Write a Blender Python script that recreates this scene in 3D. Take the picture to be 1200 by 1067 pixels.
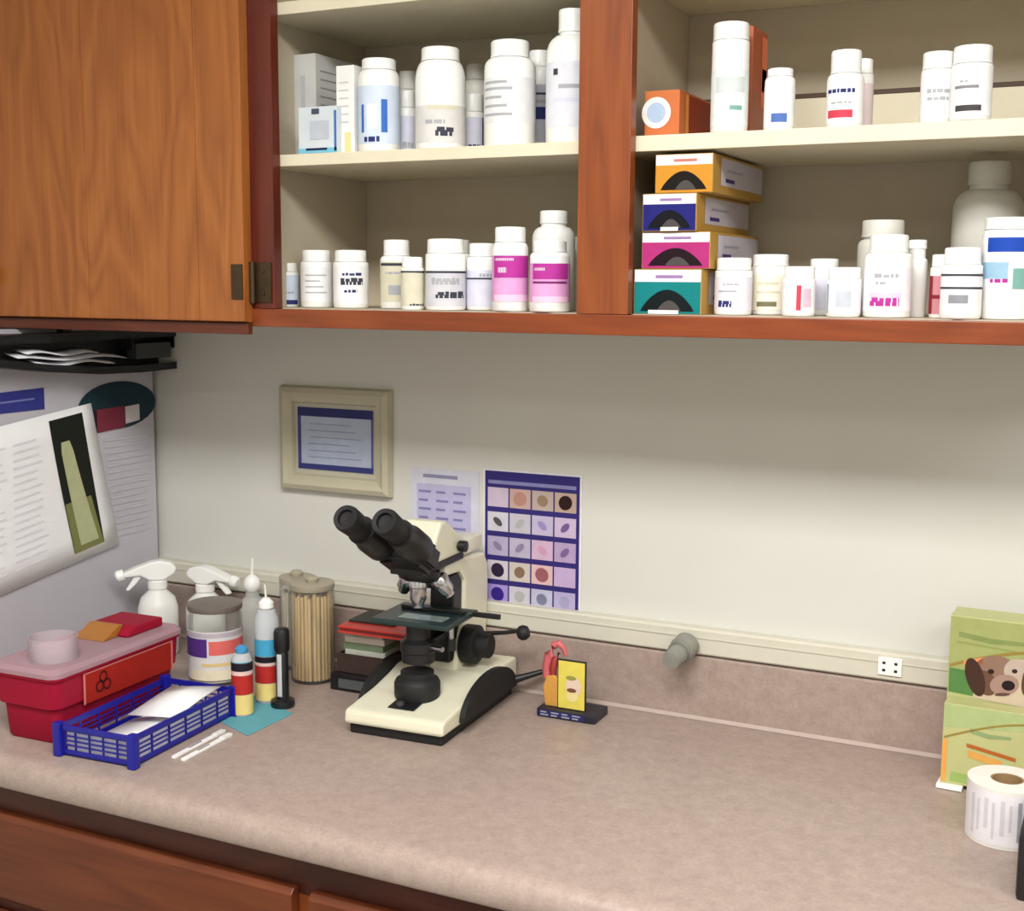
import bpy, bmesh, math, random
from mathutils import Vector, Matrix

random.seed(7)
for o in list(bpy.data.objects):
    bpy.data.objects.remove(o)
scene = bpy.context.scene
COL = scene.collection

# ------------------------------------------------------------------ camera
FPX, YAW, PITCH, ROLL = 1500.6, 0.45536, 0.13361, 0.00622
CAM = Vector((0.9, -1.9044, 1.5913))
_F = Vector((-math.sin(YAW) * math.cos(PITCH), math.cos(YAW) * math.cos(PITCH), -math.sin(PITCH)))
_r = Vector((math.cos(YAW), math.sin(YAW), 0))
_u = _r.cross(_F)
_R = _r * math.cos(ROLL) + _u * math.sin(ROLL)
_U = -_r * math.sin(ROLL) + _u * math.cos(ROLL)
cam_data = bpy.data.cameras.new('camera')
cam = bpy.data.objects.new('camera', cam_data)
COL.objects.link(cam)
cam.matrix_world = Matrix(((_R.x, _U.x, -_F.x, CAM.x), (_R.y, _U.y, -_F.y, CAM.y),
                           (_R.z, _U.z, -_F.z, CAM.z), (0, 0, 0, 1)))
cam_data.sensor_fit = 'HORIZONTAL'
cam_data.sensor_width = 36.0
cam_data.lens = FPX / 1200 * 36.0
cam_data.clip_start = 0.02
scene.camera = cam

# ------------------------------------------------------------------ world, lights, exposure
world = bpy.data.worlds.new('world')
scene.world = world
world.use_nodes = True
world.node_tree.nodes['Background'].inputs[0].default_value = (0.9, 0.95, 1.0, 1)
world.node_tree.nodes['Background'].inputs[1].default_value = 0.1
LAMPS = [(0.55, -1.58), (2.05, -1.58), (1.0, -2.8)]
LAMP_W = [36, 16, 5]
for (lx, ly), w in zip(LAMPS, LAMP_W):
    ld = bpy.data.lights.new('ceiling_lamp', 'AREA')
    ld.shape = 'RECTANGLE'
    ld.size, ld.size_y = 1.14, 0.52
    ld.energy = w
    ld.color = (1.0, 0.985, 0.955)
    lo = bpy.data.objects.new('ceiling_lamp', ld)
    lo.location = (lx, ly, 2.478)
    COL.objects.link(lo)
scene.view_settings.view_transform = 'Standard'
scene.view_settings.look = 'None'
scene.view_settings.gamma = 1
scene.view_settings.use_curve_mapping = False
scene.view_settings.exposure = 0.36


# ------------------------------------------------------------------ helpers
def ray(x, y):
    return _F + _R * ((x - 600) / FPX) - _U * ((y - 533.5) / FPX)


def at_y(x, y, Y):
    d = ray(x, y)
    return CAM + d * ((Y - CAM.y) / d.y)


def at_z(x, y, Z):
    d = ray(x, y)
    return CAM + d * ((Z - CAM.z) / d.z)


def at_x(x, y, X):
    d = ray(x, y)
    return CAM + d * ((X - CAM.x) / d.x)


def lin(c):
    c = c / 255.0
    return c / 12.92 if c <= 0.04045 else ((c + 0.055) / 1.055) ** 2.4


def S(r, g, b):
    return (lin(r), lin(g), lin(b), 1)


_mats = {}


def pm(name, col, rough=0.5, var=0.06, scale=25.0, bump=0.0, metal=0.0, spec=0.5, coat=0.0, emit=None, stretch=None):
    """procedural principled material: colour broken up by noise"""
    if name in _mats:
        return _mats[name]
    m = bpy.data.materials.new(name)
    m.use_nodes = True
    nt = m.node_tree
    b = nt.nodes['Principled BSDF']
    tc = nt.nodes.new('ShaderNodeTexCoord')
    nz = nt.nodes.new('ShaderNodeTexNoise')
    nz.inputs['Scale'].default_value = scale
    nz.inputs['Detail'].default_value = 4
    if stretch:
        mp = nt.nodes.new('ShaderNodeMapping')
        mp.inputs['Scale'].default_value = stretch
        nt.links.new(tc.outputs['Object'], mp.inputs[0])
        nt.links.new(mp.outputs[0], nz.inputs['Vector'])
    else:
        nt.links.new(tc.outputs['Object'], nz.inputs['Vector'])
    rp = nt.nodes.new('ShaderNodeValToRGB')
    rp.color_ramp.elements[0].position = 0.3
    rp.color_ramp.elements[1].position = 0.7
    rp.color_ramp.elements[0].color = tuple(c * (1 - var) for c in col[:3]) + (1,)
    rp.color_ramp.elements[1].color = tuple(min(1, c * (1 + var)) for c in col[:3]) + (1,)
    nt.links.new(nz.outputs['Fac'], rp.inputs[0])
    nt.links.new(rp.outputs[0], b.inputs['Base Color'])
    b.inputs['Roughness'].default_value = rough
    b.inputs['Metallic'].default_value = metal
    b.inputs['Specular IOR Level'].default_value = spec
    if coat:
        b.inputs['Coat Weight'].default_value = coat
        b.inputs['Coat Roughness'].default_value = 0.15
    if bump:
        bp = nt.nodes.new('ShaderNodeBump')
        bp.inputs['Strength'].default_value = bump
        bp.inputs['Distance'].default_value = 0.002
        nt.links.new(nz.outputs['Fac'], bp.inputs['Height'])
        nt.links.new(bp.outputs[0], b.inputs['Normal'])
    if emit:
        b.inputs['Emission Color'].default_value = col
        b.inputs['Emission Strength'].default_value = emit
    _mats[name] = m
    return m


def clear(name, tint, gloss=0.12, body=0.0, rough=0.05):
    """thin clear plastic or glass: mostly transparent, a little reflective, optional milky body"""
    if name in _mats:
        return _mats[name]
    m = bpy.data.materials.new(name)
    m.use_nodes = True
    nt = m.node_tree
    nt.nodes.remove(nt.nodes['Principled BSDF'])
    out = nt.nodes['Material Output']
    tr = nt.nodes.new('ShaderNodeBsdfTransparent')
    tr.inputs[0].default_value = tint
    df = nt.nodes.new('ShaderNodeBsdfDiffuse')
    nz = nt.nodes.new('ShaderNodeTexNoise')
    nz.inputs['Scale'].default_value = 30
    rp = nt.nodes.new('ShaderNodeValToRGB')
    rp.color_ramp.elements[0].color = tuple(c * 0.9 for c in tint[:3]) + (1,)
    rp.color_ramp.elements[1].color = tint
    nt.links.new(nz.outputs['Fac'], rp.inputs[0])
    nt.links.new(rp.outputs[0], df.inputs[0])
    m1 = nt.nodes.new('ShaderNodeMixShader')
    m1.inputs[0].default_value = body
    nt.links.new(tr.outputs[0], m1.inputs[1])
    nt.links.new(df.outputs[0], m1.inputs[2])
    gl = nt.nodes.new('ShaderNodeBsdfGlossy')
    gl.inputs['Roughness'].default_value = rough
    m2 = nt.nodes.new('ShaderNodeMixShader')
    fr = nt.nodes.new('ShaderNodeFresnel')
    fr.inputs[0].default_value = 1.08 + gloss
    hf = nt.nodes.new('ShaderNodeMath')
    hf.operation = 'MULTIPLY'
    hf.inputs[1].default_value = 0.45
    nt.links.new(fr.outputs[0], hf.inputs[0])
    nt.links.new(hf.outputs[0], m2.inputs[0])
    nt.links.new(m1.outputs[0], m2.inputs[1])
    nt.links.new(gl.outputs[0], m2.inputs[2])
    nt.links.new(m2.outputs[0], out.inputs[0])
    _mats[name] = m
    return m


def wood(name, dark, mid, light, axis='Z', rough=0.34, grain=1.0):
    if name in _mats:
        return _mats[name]
    m = bpy.data.materials.new(name)
    m.use_nodes = True
    nt = m.node_tree
    b = nt.nodes['Principled BSDF']
    tc = nt.nodes.new('ShaderNodeTexCoord')

    def noise(sc, detail, along, across):
        mp = nt.nodes.new('ShaderNodeMapping')
        mp.inputs['Scale'].default_value = (across, across, along) if axis == 'Z' else (along, across, across)
        nt.links.new(tc.outputs['Object'], mp.inputs[0])
        nz = nt.nodes.new('ShaderNodeTexNoise')
        nz.inputs['Scale'].default_value = sc
        nz.inputs['Detail'].default_value = detail
        nz.inputs['Distortion'].default_value = 0.4
        nt.links.new(mp.outputs[0], nz.inputs['Vector'])
        return nz
    broad = noise(1.0, 2, 1.6, 7.0)
    fine = noise(1.0, 6, 7.0, 150.0)
    mul = nt.nodes.new('ShaderNodeMath')
    mul.operation = 'MULTIPLY'
    mul.inputs[1].default_value = 7.0 * grain
    nt.links.new(broad.outputs['Fac'], mul.inputs[0])
    fr = nt.nodes.new('ShaderNodeMath')
    fr.operation = 'PINGPONG'
    fr.inputs[1].default_value = 0.5
    nt.links.new(mul.outputs[0], fr.inputs[0])
    add = nt.nodes.new('ShaderNodeMath')
    add.operation = 'MULTIPLY_ADD'
    add.inputs[1].default_value = 0.55
    nt.links.new(fr.outputs[0], add.inputs[0])
    sc2 = nt.nodes.new('ShaderNodeMath')
    sc2.operation = 'MULTIPLY'
    sc2.inputs[1].default_value = 0.55
    nt.links.new(fine.outputs['Fac'], sc2.inputs[0])
    nt.links.new(sc2.outputs[0], add.inputs[2])
    rp = nt.nodes.new('ShaderNodeValToRGB')
    e = rp.color_ramp.elements
    e[0].position, e[0].color = 0.16, dark
    e[1].position, e[1].color = 0.70, light
    k = e.new(0.42)
    k.color = mid
    nt.links.new(add.outputs[0], rp.inputs[0])
    nt.links.new(rp.outputs[0], b.inputs['Base Color'])
    b.inputs['Roughness'].default_value = rough
    b.inputs['Specular IOR Level'].default_value = 0.45
    bp = nt.nodes.new('ShaderNodeBump')
    bp.inputs['Strength'].default_value = 0.12
    bp.inputs['Distance'].default_value = 0.001
    nt.links.new(fine.outputs['Fac'], bp.inputs['Height'])
    nt.links.new(bp.outputs[0], b.inputs['Normal'])
    _mats[name] = m
    return m


class MB:
    """collects shapes; build() links them as ONE mesh object"""
    def __init__(self):
        self.v, self.f, self.sm = [], [], []

    def poly(self, verts, faces, smooth=False):
        n = len(self.v)
        self.v += [tuple(p) for p in verts]
        self.f += [tuple(i + n for i in f) for f in faces]
        self.sm += [smooth] * len(faces)
        return self

    def box(self, x0, x1, y0, y1, z0, z1, bev=0.0):
        bm = bmesh.new()
        bmesh.ops.create_cube(bm, size=1)
        for v in bm.verts:
            v.co = Vector(((x0 + x1) / 2 + v.co.x * (x1 - x0), (y0 + y1) / 2 + v.co.y * (y1 - y0), (z0 + z1) / 2 + v.co.z * (z1 - z0)))
        if bev:
            bmesh.ops.bevel(bm, geom=bm.edges[:], offset=bev, segments=2, affect='EDGES', profile=0.6)
        self._bm(bm, bev > 0.003)
        return self

    def _bm(self, bm, smooth=False):
        bm.verts.index_update()
        self.poly([v.co for v in bm.verts], [[v.index for v in f.verts] for f in bm.faces], smooth)
        bm.free()

    def prism(self, pts, lo, hi, axis='x', bev=0.0, smooth=False):
        """outline of 2-D points extruded along an axis; pts are (y,z) for x, (x,z) for y, (x,y) for z"""
        def P(a, b, t):
            return {'x': (t, a, b), 'y': (a, t, b), 'z': (a, b, t)}[axis]
        n = len(pts)
        bm = bmesh.new()
        A = [bm.verts.new(P(a, b, lo)) for a, b in pts]
        B = [bm.verts.new(P(a, b, hi)) for a, b in pts]
        bm.faces.new(A)
        bm.faces.new(B[::-1])
        for i in range(n):
            bm.faces.new((A[i], B[i], B[(i + 1) % n], A[(i + 1) % n]))
        bmesh.ops.recalc_face_normals(bm, faces=bm.faces[:])
        if bev:
            bmesh.ops.bevel(bm, geom=bm.edges[:], offset=bev, segments=2, affect='EDGES', profile=0.6)
        self._bm(bm, smooth)
        return self

    def lathe(self, prof, seg=32, c=(0, 0, 0), ridge=0, ridge_rng=None, axis=None):
        """profile of (r,z) turned about z (or about a direction axis, from point c)"""
        q = Vector(axis).normalized().to_track_quat('Z', 'Y') if axis else None
        vs, fs = [], []
        for r, z in prof:
            for k in range(seg):
                a = 2 * math.pi * k / seg
                rr = r
                if ridge and ridge_rng and ridge_rng[0] <= z <= ridge_rng[1] and k % 2:
                    rr = r - ridge
                p = Vector((rr * math.cos(a), rr * math.sin(a), z))
                if q:
                    p = q @ p
                vs.append(p + Vector(c))
        m = len(prof)
        for i in range(m - 1):
            for k in range(seg):
                k2 = (k + 1) % seg
                fs.append((i * seg + k, i * seg + k2, (i + 1) * seg + k2, (i + 1) * seg + k))
        if prof[0][0] > 1e-6:
            fs.append(tuple(reversed(range(seg))))
        if prof[-1][0] > 1e-6:
            fs.append(tuple((m - 1) * seg + k for k in range(seg)))
        self.poly(vs, fs, True)
        return self

    def tube(self, pts, r, seg=10):
        pts = [Vector(p) for p in pts]
        rs = r if isinstance(r, (list, tuple)) else [r] * len(pts)
        vs, fs = [], []
        for i, p in enumerate(pts):
            d = (pts[min(i + 1, len(pts) - 1)] - pts[max(i - 1, 0)]).normalized()
            up = Vector((0, 0, 1)) if abs(d.z) < 0.9 else Vector((1, 0, 0))
            a = d.cross(up).normalized()
            b = a.cross(d)
            for k in range(seg):
                t = 2 * math.pi * k / seg
                vs.append(p + (a * math.cos(t) + b * math.sin(t)) * rs[i])
        for i in range(len(pts) - 1):
            for k in range(seg):
                k2 = (k + 1) % seg
                fs.append((i * seg + k, i * seg + k2, (i + 1) * seg + k2, (i + 1) * seg + k))
        fs.append(tuple(reversed(range(seg))))
        fs.append(tuple((len(pts) - 1) * seg + k for k in range(seg)))
        self.poly(vs, fs, True)
        return self

    def arc(self, r, z0, z1, a0, a1, step=6.0):
        """part of a cylinder wall about the z axis, angles in degrees"""
        n = max(2, int(abs(a1 - a0) / step) + 1)
        vs = []
        for k in range(n + 1):
            a = math.radians(a0 + (a1 - a0) * k / n)
            vs += [(r * math.cos(a), r * math.sin(a), z0), (r * math.cos(a), r * math.sin(a), z1)]
        fs = [(2 * k, 2 * k + 2, 2 * k + 3, 2 * k + 1) for k in range(n)]
        self.poly(vs, fs, True)
        return self

    def build(self, name, mat, parent=None, fix=True):
        me = bpy.data.meshes.new(name)
        me.from_pydata(self.v, [], self.f)
        if fix:
            bm = bmesh.new()
            bm.from_mesh(me)
            bmesh.ops.recalc_face_normals(bm, faces=bm.faces[:])
            bm.to_mesh(me)
            bm.free()
        for p, s in zip(me.polygons, self.sm):
            p.use_smooth = s
        if any(self.sm):
            try:
                me.set_sharp_from_angle(angle=math.radians(38))
            except Exception:
                pass
        me.materials.append(mat)
        o = bpy.data.objects.new(name, me)
        COL.objects.link(o)
        if parent:
            o.parent = parent
        return o


def tag(o, label, cat, group=None, kind=None):
    o['label'] = label
    o['category'] = cat
    if group:
        o['group'] = group
    if kind:
        o['kind'] = kind
    return o


def thing(name, label, cat, loc=(0, 0, 0), rz=0.0, group=None):
    o = bpy.data.objects.new(name, None)
    o.empty_display_size = 0.02
    COL.objects.link(o)
    o.location = loc
    o.rotation_euler = (0, 0, rz)
    return tag(o, label, cat, group)


def struct(name, mb, mat, parent=None):
    o = mb.build(name, mat, parent)
    o['kind'] = 'structure'
    return o


# ------------------------------------------------------------------ materials
M_wall = pm('wall_paint', S(210, 209, 203), 0.6, 0.015, 6, 0.03)
M_wall_l = pm('wall_paint_side', S(206, 206, 198), 0.6, 0.015, 6, 0.03)
M_ceil = pm('ceiling_paint', S(228, 226, 218), 0.8, 0.02, 40, 0.1)
M_floor = pm('floor_vinyl', S(120, 112, 102), 0.4, 0.06, 12)
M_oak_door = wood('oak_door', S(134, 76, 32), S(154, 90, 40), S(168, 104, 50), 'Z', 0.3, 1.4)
M_oak_v = wood('oak_frame_upright', S(116, 56, 26), S(134, 68, 31), S(146, 79, 38), 'Z', 0.36)
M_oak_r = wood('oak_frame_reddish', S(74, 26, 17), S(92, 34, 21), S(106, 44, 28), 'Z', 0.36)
M_oak_h = wood('oak_frame_level', S(108, 48, 20), S(126, 58, 25), S(138, 70, 32), 'X', 0.36)
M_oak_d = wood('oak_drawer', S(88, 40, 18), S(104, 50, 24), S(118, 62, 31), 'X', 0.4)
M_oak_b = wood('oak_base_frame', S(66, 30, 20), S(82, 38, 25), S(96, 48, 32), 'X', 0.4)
M_interior = pm('cabinet_interior', S(192, 181, 160), 0.6, 0.04, 14, 0, 0, 0.3)
M_shelf = pm('shelf_cream_laminate', S(220, 212, 188), 0.5, 0.03, 18)
M_brass = pm('aged_brass', S(70, 54, 36), 0.45, 0.15, 60, 0, 0.6)
M_white = pm('white_plastic', S(244, 244, 242), 0.35, 0.012, 20)
M_white2 = pm('milky_plastic', S(232, 232, 228), 0.4, 0.02, 20)
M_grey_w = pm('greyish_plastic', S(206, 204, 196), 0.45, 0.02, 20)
M_paper = pm('white_paper', S(238, 238, 240), 0.7, 0.015, 30)
M_black = pm('black_plastic', S(22, 22, 24), 0.4, 0.15, 40)
M_rubber = pm('black_rubber', S(16, 16, 17), 0.65, 0.15, 60)
M_cream = pm('cream_enamel', S(224, 221, 198), 0.35, 0.02, 14)
M_chrome = pm('chrome', S(200, 202, 206), 0.2, 0.03, 30, 0, 1.0)


def counter_mat():
    m = bpy.data.materials.new('speckled_laminate')
    m.use_nodes = True
    nt = m.node_tree
    b = nt.nodes['Principled BSDF']
    tc = nt.nodes.new('ShaderNodeTexCoord')
    a = nt.nodes.new('ShaderNodeTexNoise')
    a.inputs['Scale'].default_value = 260
    a.inputs['Detail'].default_value = 3
    c = nt.nodes.new('ShaderNodeTexNoise')
    c.inputs['Scale'].default_value = 60
    c.inputs['Detail'].default_value = 5
    for n in (a, c):
        nt.links.new(tc.outputs['Object'], n.inputs['Vector'])
    mx = nt.nodes.new('ShaderNodeMath')
    mx.operation = 'MULTIPLY_ADD'
    mx.inputs[1].default_value = 0.5
    hf = nt.nodes.new('ShaderNodeMath')
    hf.operation = 'MULTIPLY'
    hf.inputs[1].default_value = 0.5
    nt.links.new(c.outputs['Fac'], hf.inputs[0])
    nt.links.new(a.outputs['Fac'], mx.inputs[0])
    nt.links.new(hf.outputs[0], mx.inputs[2])
    rp = nt.nodes.new('ShaderNodeValToRGB')
    e = rp.color_ramp.elements
    e[0].position, e[0].color = 0.30, S(150, 132, 123)
    e[1].position, e[1].color = 0.70, S(174, 156, 147)
    nt.links.new(mx.outputs[0], rp.inputs[0])
    nt.links.new(rp.outputs[0], b.inputs['Base Color'])
    b.inputs['Roughness'].default_value = 0.38
    b.inputs['Specular IOR Level'].default_value = 0.4
    return m


M_counter = counter_mat()
M_seam = pm('seam_caulk', S(178, 160, 151), 0.6, 0.05, 40)


def ink(r, g, b):
    return pm('print_%02x%02x%02x' % (r, g, b), S(r, g, b), 0.6, 0.05, 60, 0, 0, 0.2)


# ------------------------------------------------------------------ room
XL, XR, YF, ZC = -0.875, 2.9, -3.4, 2.5
struct('floor', MB().box(XL - .1, XR + .1, YF - .1, 0.1, -0.06, 0), M_floor)
struct('ceiling', MB().box(XL - .1, XR + .1, YF - .1, 0.1, ZC, ZC + 0.06), M_ceil)
struct('wall_back', MB().box(XL - .1, XR + .1, 0, 0.1, 0, ZC), M_wall)
struct('wall_left', MB().box(XL - .1, XL, YF, 0, 0, ZC), M_wall_l)
struct('wall_right', MB().box(XR, XR + .1, YF, 0, 0, ZC), M_wall)
struct('wall_front', MB().box(XL - .1, XR + .1, YF - .1, YF, 0, ZC), M_wall)
M_diff = pm('lamp_diffuser', (1, 0.97, 0.9, 1), 0.5, 0.01, 30, emit=3.0)
for i, (lx, ly) in enumerate(LAMPS):
    t = thing('ceiling_light', ['long white ceiling light panel above the counter', 'long white ceiling light panel near the right wall',
                                'long white ceiling light panel towards the rear of the room'][i], 'ceiling light', (lx, ly, ZC), 0, 'ceiling light panels')
    fm = MB()
    fm.box(-.61, .61, -.305, -.27, -.03, 0).box(-.61, .61, .27, .305, -.03, 0).box(-.61, -.58, -.27, .27, -.03, 0).box(.58, .61, -.27, .27, -.03, 0)
    fm.build('frame', M_white, t)
    MB().box(-.58, .58, -.27, .27, -.018, -.006).build('diffuser', M_diff, t)

# ------------------------------------------------------------------ base cabinet and counter
HC = 0.91
bc = thing('base_cabinet', 'reddish brown oak base cabinet with drawers below the countertop', 'cabinet', (0, 0, 0))
BX0, BX1 = XL + .002, 2.0
MB().box(BX0, BX1, -.585, -.004, 0.1, .868).build('body', M_oak_v, bc)
MB().box(BX0, BX1, -.53, -.004, 0.0, .0995).build('toe_kick', M_black, bc)
MB().box(BX0, BX1, -.604, -.5855, .80, .868, .001).build('rail', M_oak_b, bc)
MB().box(BX0, BX1, -.604, -.5855, .655, .69, .001).build('rail', M_oak_b, bc)
MB().box(BX0, BX1, -.604, -.5855, .105, .14, .001).build('rail', M_oak_b, bc)
for sx in (BX0 + .02, -.029, .55, 1.15, BX1 - .02):
    for z0, z1 in ((.1405, .6545), (.6905, .7995)):
        MB().box(sx - .02, sx + .02, -.604, -.5855, z0, z1, .001).build('stile', M_oak_v, bc)


def slab(x0, x1, z0, z1):
    pr = [(-.6045, z0), (-.6045, z1), (-.616, z1), (-.6225, z1 - .007), (-.6225, z0 + .007), (-.616, z0)]
    return MB().prism(pr, x0, x1, 'x', .0015)


cells = [(-.775, -.042), (-.016, .535), (.565, 1.135), (1.165, 1.975)]
for a, b in cells:
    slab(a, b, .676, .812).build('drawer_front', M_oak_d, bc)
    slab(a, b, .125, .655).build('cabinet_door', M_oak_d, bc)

ct = thing('countertop', 'speckled pinkish beige laminate countertop with rolled front edge', 'countertop', (0, 0, .869))
pr = [(-.002, .041), (-.616, .041), (-.6235, .0402), (-.630, .0385), (-.6355, .0360), (-.640, .0322), (-.6435, .0275), (-.6458, .022), (-.647, .016), (-.647, .004), (-.645, 0), (-.61, 0), (-.002, 0)]
MB().prism(pr, BX0, 2.0, 'x', 0, True).build('worktop', M_counter, ct)
pr = [(-.002, .0414), (-.002, .143), (-.0195, .143), (-.022, .1405), (-.022, .0414)]
bs = thing('backsplash', 'low pinkish beige laminate backsplash strip along the back wall', 'backsplash', (0, 0, .869))
MB().prism(pr, BX0, 2.0, 'x').build('strip', M_counter, bs)
pr = [(-.0222, .0416), (-.0222, .0470), (-.0260, .0416)]
MB().prism(pr, BX0, 2.0, 'x').build('seam', M_seam, bs)

# ------------------------------------------------------------------ wall cabinet
CB, CT = 1.524, 2.29
FL = 1.552                                  # cabinet floor
FY, BY = -.325, -.018                       # face frame front, back panel face
wc = thing('wall_cabinet', 'orange brown oak wall cabinet with one closed door and two open bays of shelves', 'cabinet', (0, 0, 0))
CX1 = .93
MB().box(XL + .001, CX1, -.017, -.001, CB + .012, CT).build('back_panel', M_interior, wc)
MB().box(XL + .001, CX1, FY + .0195, BY, CB + .012, FL).build('bottom_panel', M_interior, wc)
MB().box(XL + .001, CX1, FY + .0195, BY, CT - .018, CT).build('top_panel', M_interior, wc)
for x0, x1 in ((XL + .001, XL + .018), (-.320, -.304), (.249, .265), (CX1 - .018, CX1)):
    MB().box(x0, x1, FY + .0195, BY - .0005, FL + .0005, CT - .0185).build('side_panel', M_interior, wc)
for x0, x1 in ((XL + .001, XL + .05), (-.3195, -.2705), (.2205, .2935), (CX1 - .06, CX1)):
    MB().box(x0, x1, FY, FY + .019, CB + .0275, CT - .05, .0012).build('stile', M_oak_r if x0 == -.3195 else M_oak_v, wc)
MB().box(XL + .001, CX1, FY, FY + .019, CB, CB + .027, .0012).build('rail', M_oak_h, wc)
MB().box(XL + .001, CX1, FY, FY + .019, CT - .0495, CT, .0012).build('rail', M_oak_h, wc)
SH1, SH2 = 1.762, 1.980
for x0, x1, z0, th in ((-.3035, .2485, SH1, .017), (-.3035, .2485, SH2, .018), (.2655, CX1 - .0185, SH1, .020), (.2655, CX1 - .0185, SH2 + .006, .018)):
    MB().box(x0, x1, FY + .0215, BY - .001, z0, z0 + th, .001).build('shelf', M_shelf, wc)
MB().box(.2655, CX1 - .0185, BY - .0165, BY - .0005, SH1 + .0205, 1.855, .001).build('shelf_cleat', M_shelf, wc)
MB().box(.2655, CX1 - .0185, BY - .0125, BY - .0005, 1.8555, 1.8625, .001).build('cleat_gap_shade', pm('gap_shade_brown', S(78, 56, 40), .6), wc)  # dark strip paints in the shaded gap above the cleat
# closed door on the left bay
DX0, DX1, DZ0, DZ1 = XL + .012, -.3115, 1.512, 2.27
dr = bpy.data.objects.new('cabinet_door', None)
COL.objects.link(dr)
dr.parent = wc
dr['label'] = 'flat golden oak cabinet door'
DS = at_y(231, 250, -.345).x
for a, b in ((DX0, -.62), (-.6196, DS - .0004), (DS, DX1)):
    MB().prism([(-.3255, DZ0 + .0185), (-.3335, DZ0 + .0180), (-.3455, DZ0 + .0200), (-.3455, DZ1), (-.3255, DZ1)], a, b, 'x', .0012).build('door_board', M_oak_door, dr)
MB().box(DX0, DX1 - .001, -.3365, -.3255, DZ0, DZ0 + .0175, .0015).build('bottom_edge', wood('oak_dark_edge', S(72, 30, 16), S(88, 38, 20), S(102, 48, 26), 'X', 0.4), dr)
h = MB()
h.box(-.334, -.313, -.3480, -.3458, 1.565, 1.617, .0007)
h.build('hinge', M_brass, dr)
h = MB()
h.box(-.3085, -.2755, -.3275, -.3253, 1.560, 1.620, .0007)
for zz in (1.573, 1.607):
    h.lathe([(.0035, 0), (.003, .002), (0, .0025)], 12, (-.290, -.3275, zz), axis=(0, -1, 0))
h.lathe([(.0045, 0), (.0045, .062)], 14, (-.3065, -.3320, 1.559))
h.build('hinge', M_brass, wc)
MB().lathe([(.012, 0), (.016, .012), (.012, .022), (0, .024)], 20, (-.835, -.3457, 1.60), axis=(0, -1, 0)).build('knob', M_brass, dr)

# ------------------------------------------------------------------ bottles
G = {'LL': 'bottles on the lower shelf of the left bay', 'LU': 'bottles on the upper shelf of the left bay',
     'RL': 'bottles on the lower shelf of the right bay', 'RU': 'bottles on the upper shelf of the right bay'}
ZF = {'LL': FL, 'LU': SH1 + .017, 'RL': FL, 'RU': SH1 + .020}
_circ = []


def bottle(shelf, x0, x1, ytop, Y, label, capw=.86, caph=.2, sh=.74, lab=None, prints=(), cap=None, body=None, cat='bottle', name='pill_bottle', neck=.0):
    zf = ZF[shelf] + .0004
    xm = (x0 + x1) / 2
    A, B, T = at_y(x0, ytop + 40, Y), at_y(x1, ytop + 40, Y), at_y(xm, ytop, Y)
    cx = (A.x + B.x) / 2
    dist = (Vector((cx, Y, zf)) - CAM).dot(_F)
    r = (x1 - x0) / 2 * dist / FPX
    h = T.z - zf
    _circ.append((label, shelf, cx, Y, r))
    t = thing(name, label, cat, (cx, Y, zf), 0, G[shelf])
    cr = r * capw
    ch = h * caph
    cz = h - ch
    nr = cr * .9
    s0 = h * sh
    k = min(.005, r * .18)
    prof = [(r * .9, 0), (r - .0012, .0006), (r, .0025), (r, s0)]
    n = 5
    top = cz - neck * h
    for i in range(1, n + 1):
        a = i / n * math.pi / 2
        prof.append((nr + (r - nr) * math.cos(a), s0 + (top - s0) * math.sin(a)))
    prof += [(nr, cz), (nr * .98, cz + ch * .4)]
    MB().lathe(prof, 36).build('body', body or M_white, t)
    c = MB()
    c.lathe([(cr, cz + .0004), (cr, cz + ch * .12), (cr * .985, cz + ch * .13), (cr * .985, h - ch * .1), (cr * .93, h - .0004), (cr * .8, h), (0, h)], 44,
            ridge=.0006, ridge_rng=(cz + ch * .125, h - ch * .095))
    c.build('cap', cap or M_white, t)
    face = math.degrees(math.atan2(CAM.y - Y, CAM.x - cx))
    if lab:
        z0, z1, mat, half = lab
        L = MB().arc(r + .0003, z0 * h, z1 * h, face - half, face + half).build('label', mat, t, fix=False)
        for q in prints:
            z0, z1, a0, a1, m = q
            pq = MB()
            if z1 - z0 < .13 and m in TEXT and a1 - a0 < 110 and z1 - z0 > .03:
                rows = 2 if z1 - z0 > .06 else 1
                for rw_ in range(rows):
                    a = a0 + _rt.random() * 8
                    zz0 = z0 + (z1 - z0) * rw_ / rows
                    zz1 = zz0 + (z1 - z0) * (.72 if rows == 2 else 1)
                    while a < a1:
                        b = min(a1, a + 7 + 14 * _rt.random())
                        pq.arc(r + .0006, zz0 * h, (zz0 + (zz1 - zz0) * (.75 + .25 * _rt.random())) * h, face + a, face + b)
                        a = b + 3.5
            else:
                pq.arc(r + .0006, z0 * h, z1 * h, face + a0, face + a1)
            pq.build('print', m, L, fix=False)
    return t


_rt = random.Random(11)
W_lab = ink(236, 236, 238)
GREY = ink(170, 172, 178)
DK = ink(60, 62, 74)
NAVY = ink(44, 52, 110)
BLUE = ink(60, 110, 190)
LBLUE = ink(206, 218, 236)
LAV = ink(214, 214, 232)
MAG = ink(176, 52, 148)
MAG2 = ink(220, 160, 208)
PINK = ink(236, 196, 224)
RED = ink(200, 64, 84)
MAROON = ink(140, 40, 56)
OLIVE = ink(212, 208, 186)
TEAL = ink(120, 168, 160)
ROYAL = ink(28, 70, 170)
CYAN = ink(150, 186, 210)

TEXT = (GREY, DK, NAVY, MAG)


def lines(zs, a0=-45, a1=35, m=None, th=.022):
    return [(z, z + th, a0, a1 - (i % 3) * 12, m or GREY) for i, z in enumerate(zs)]


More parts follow.
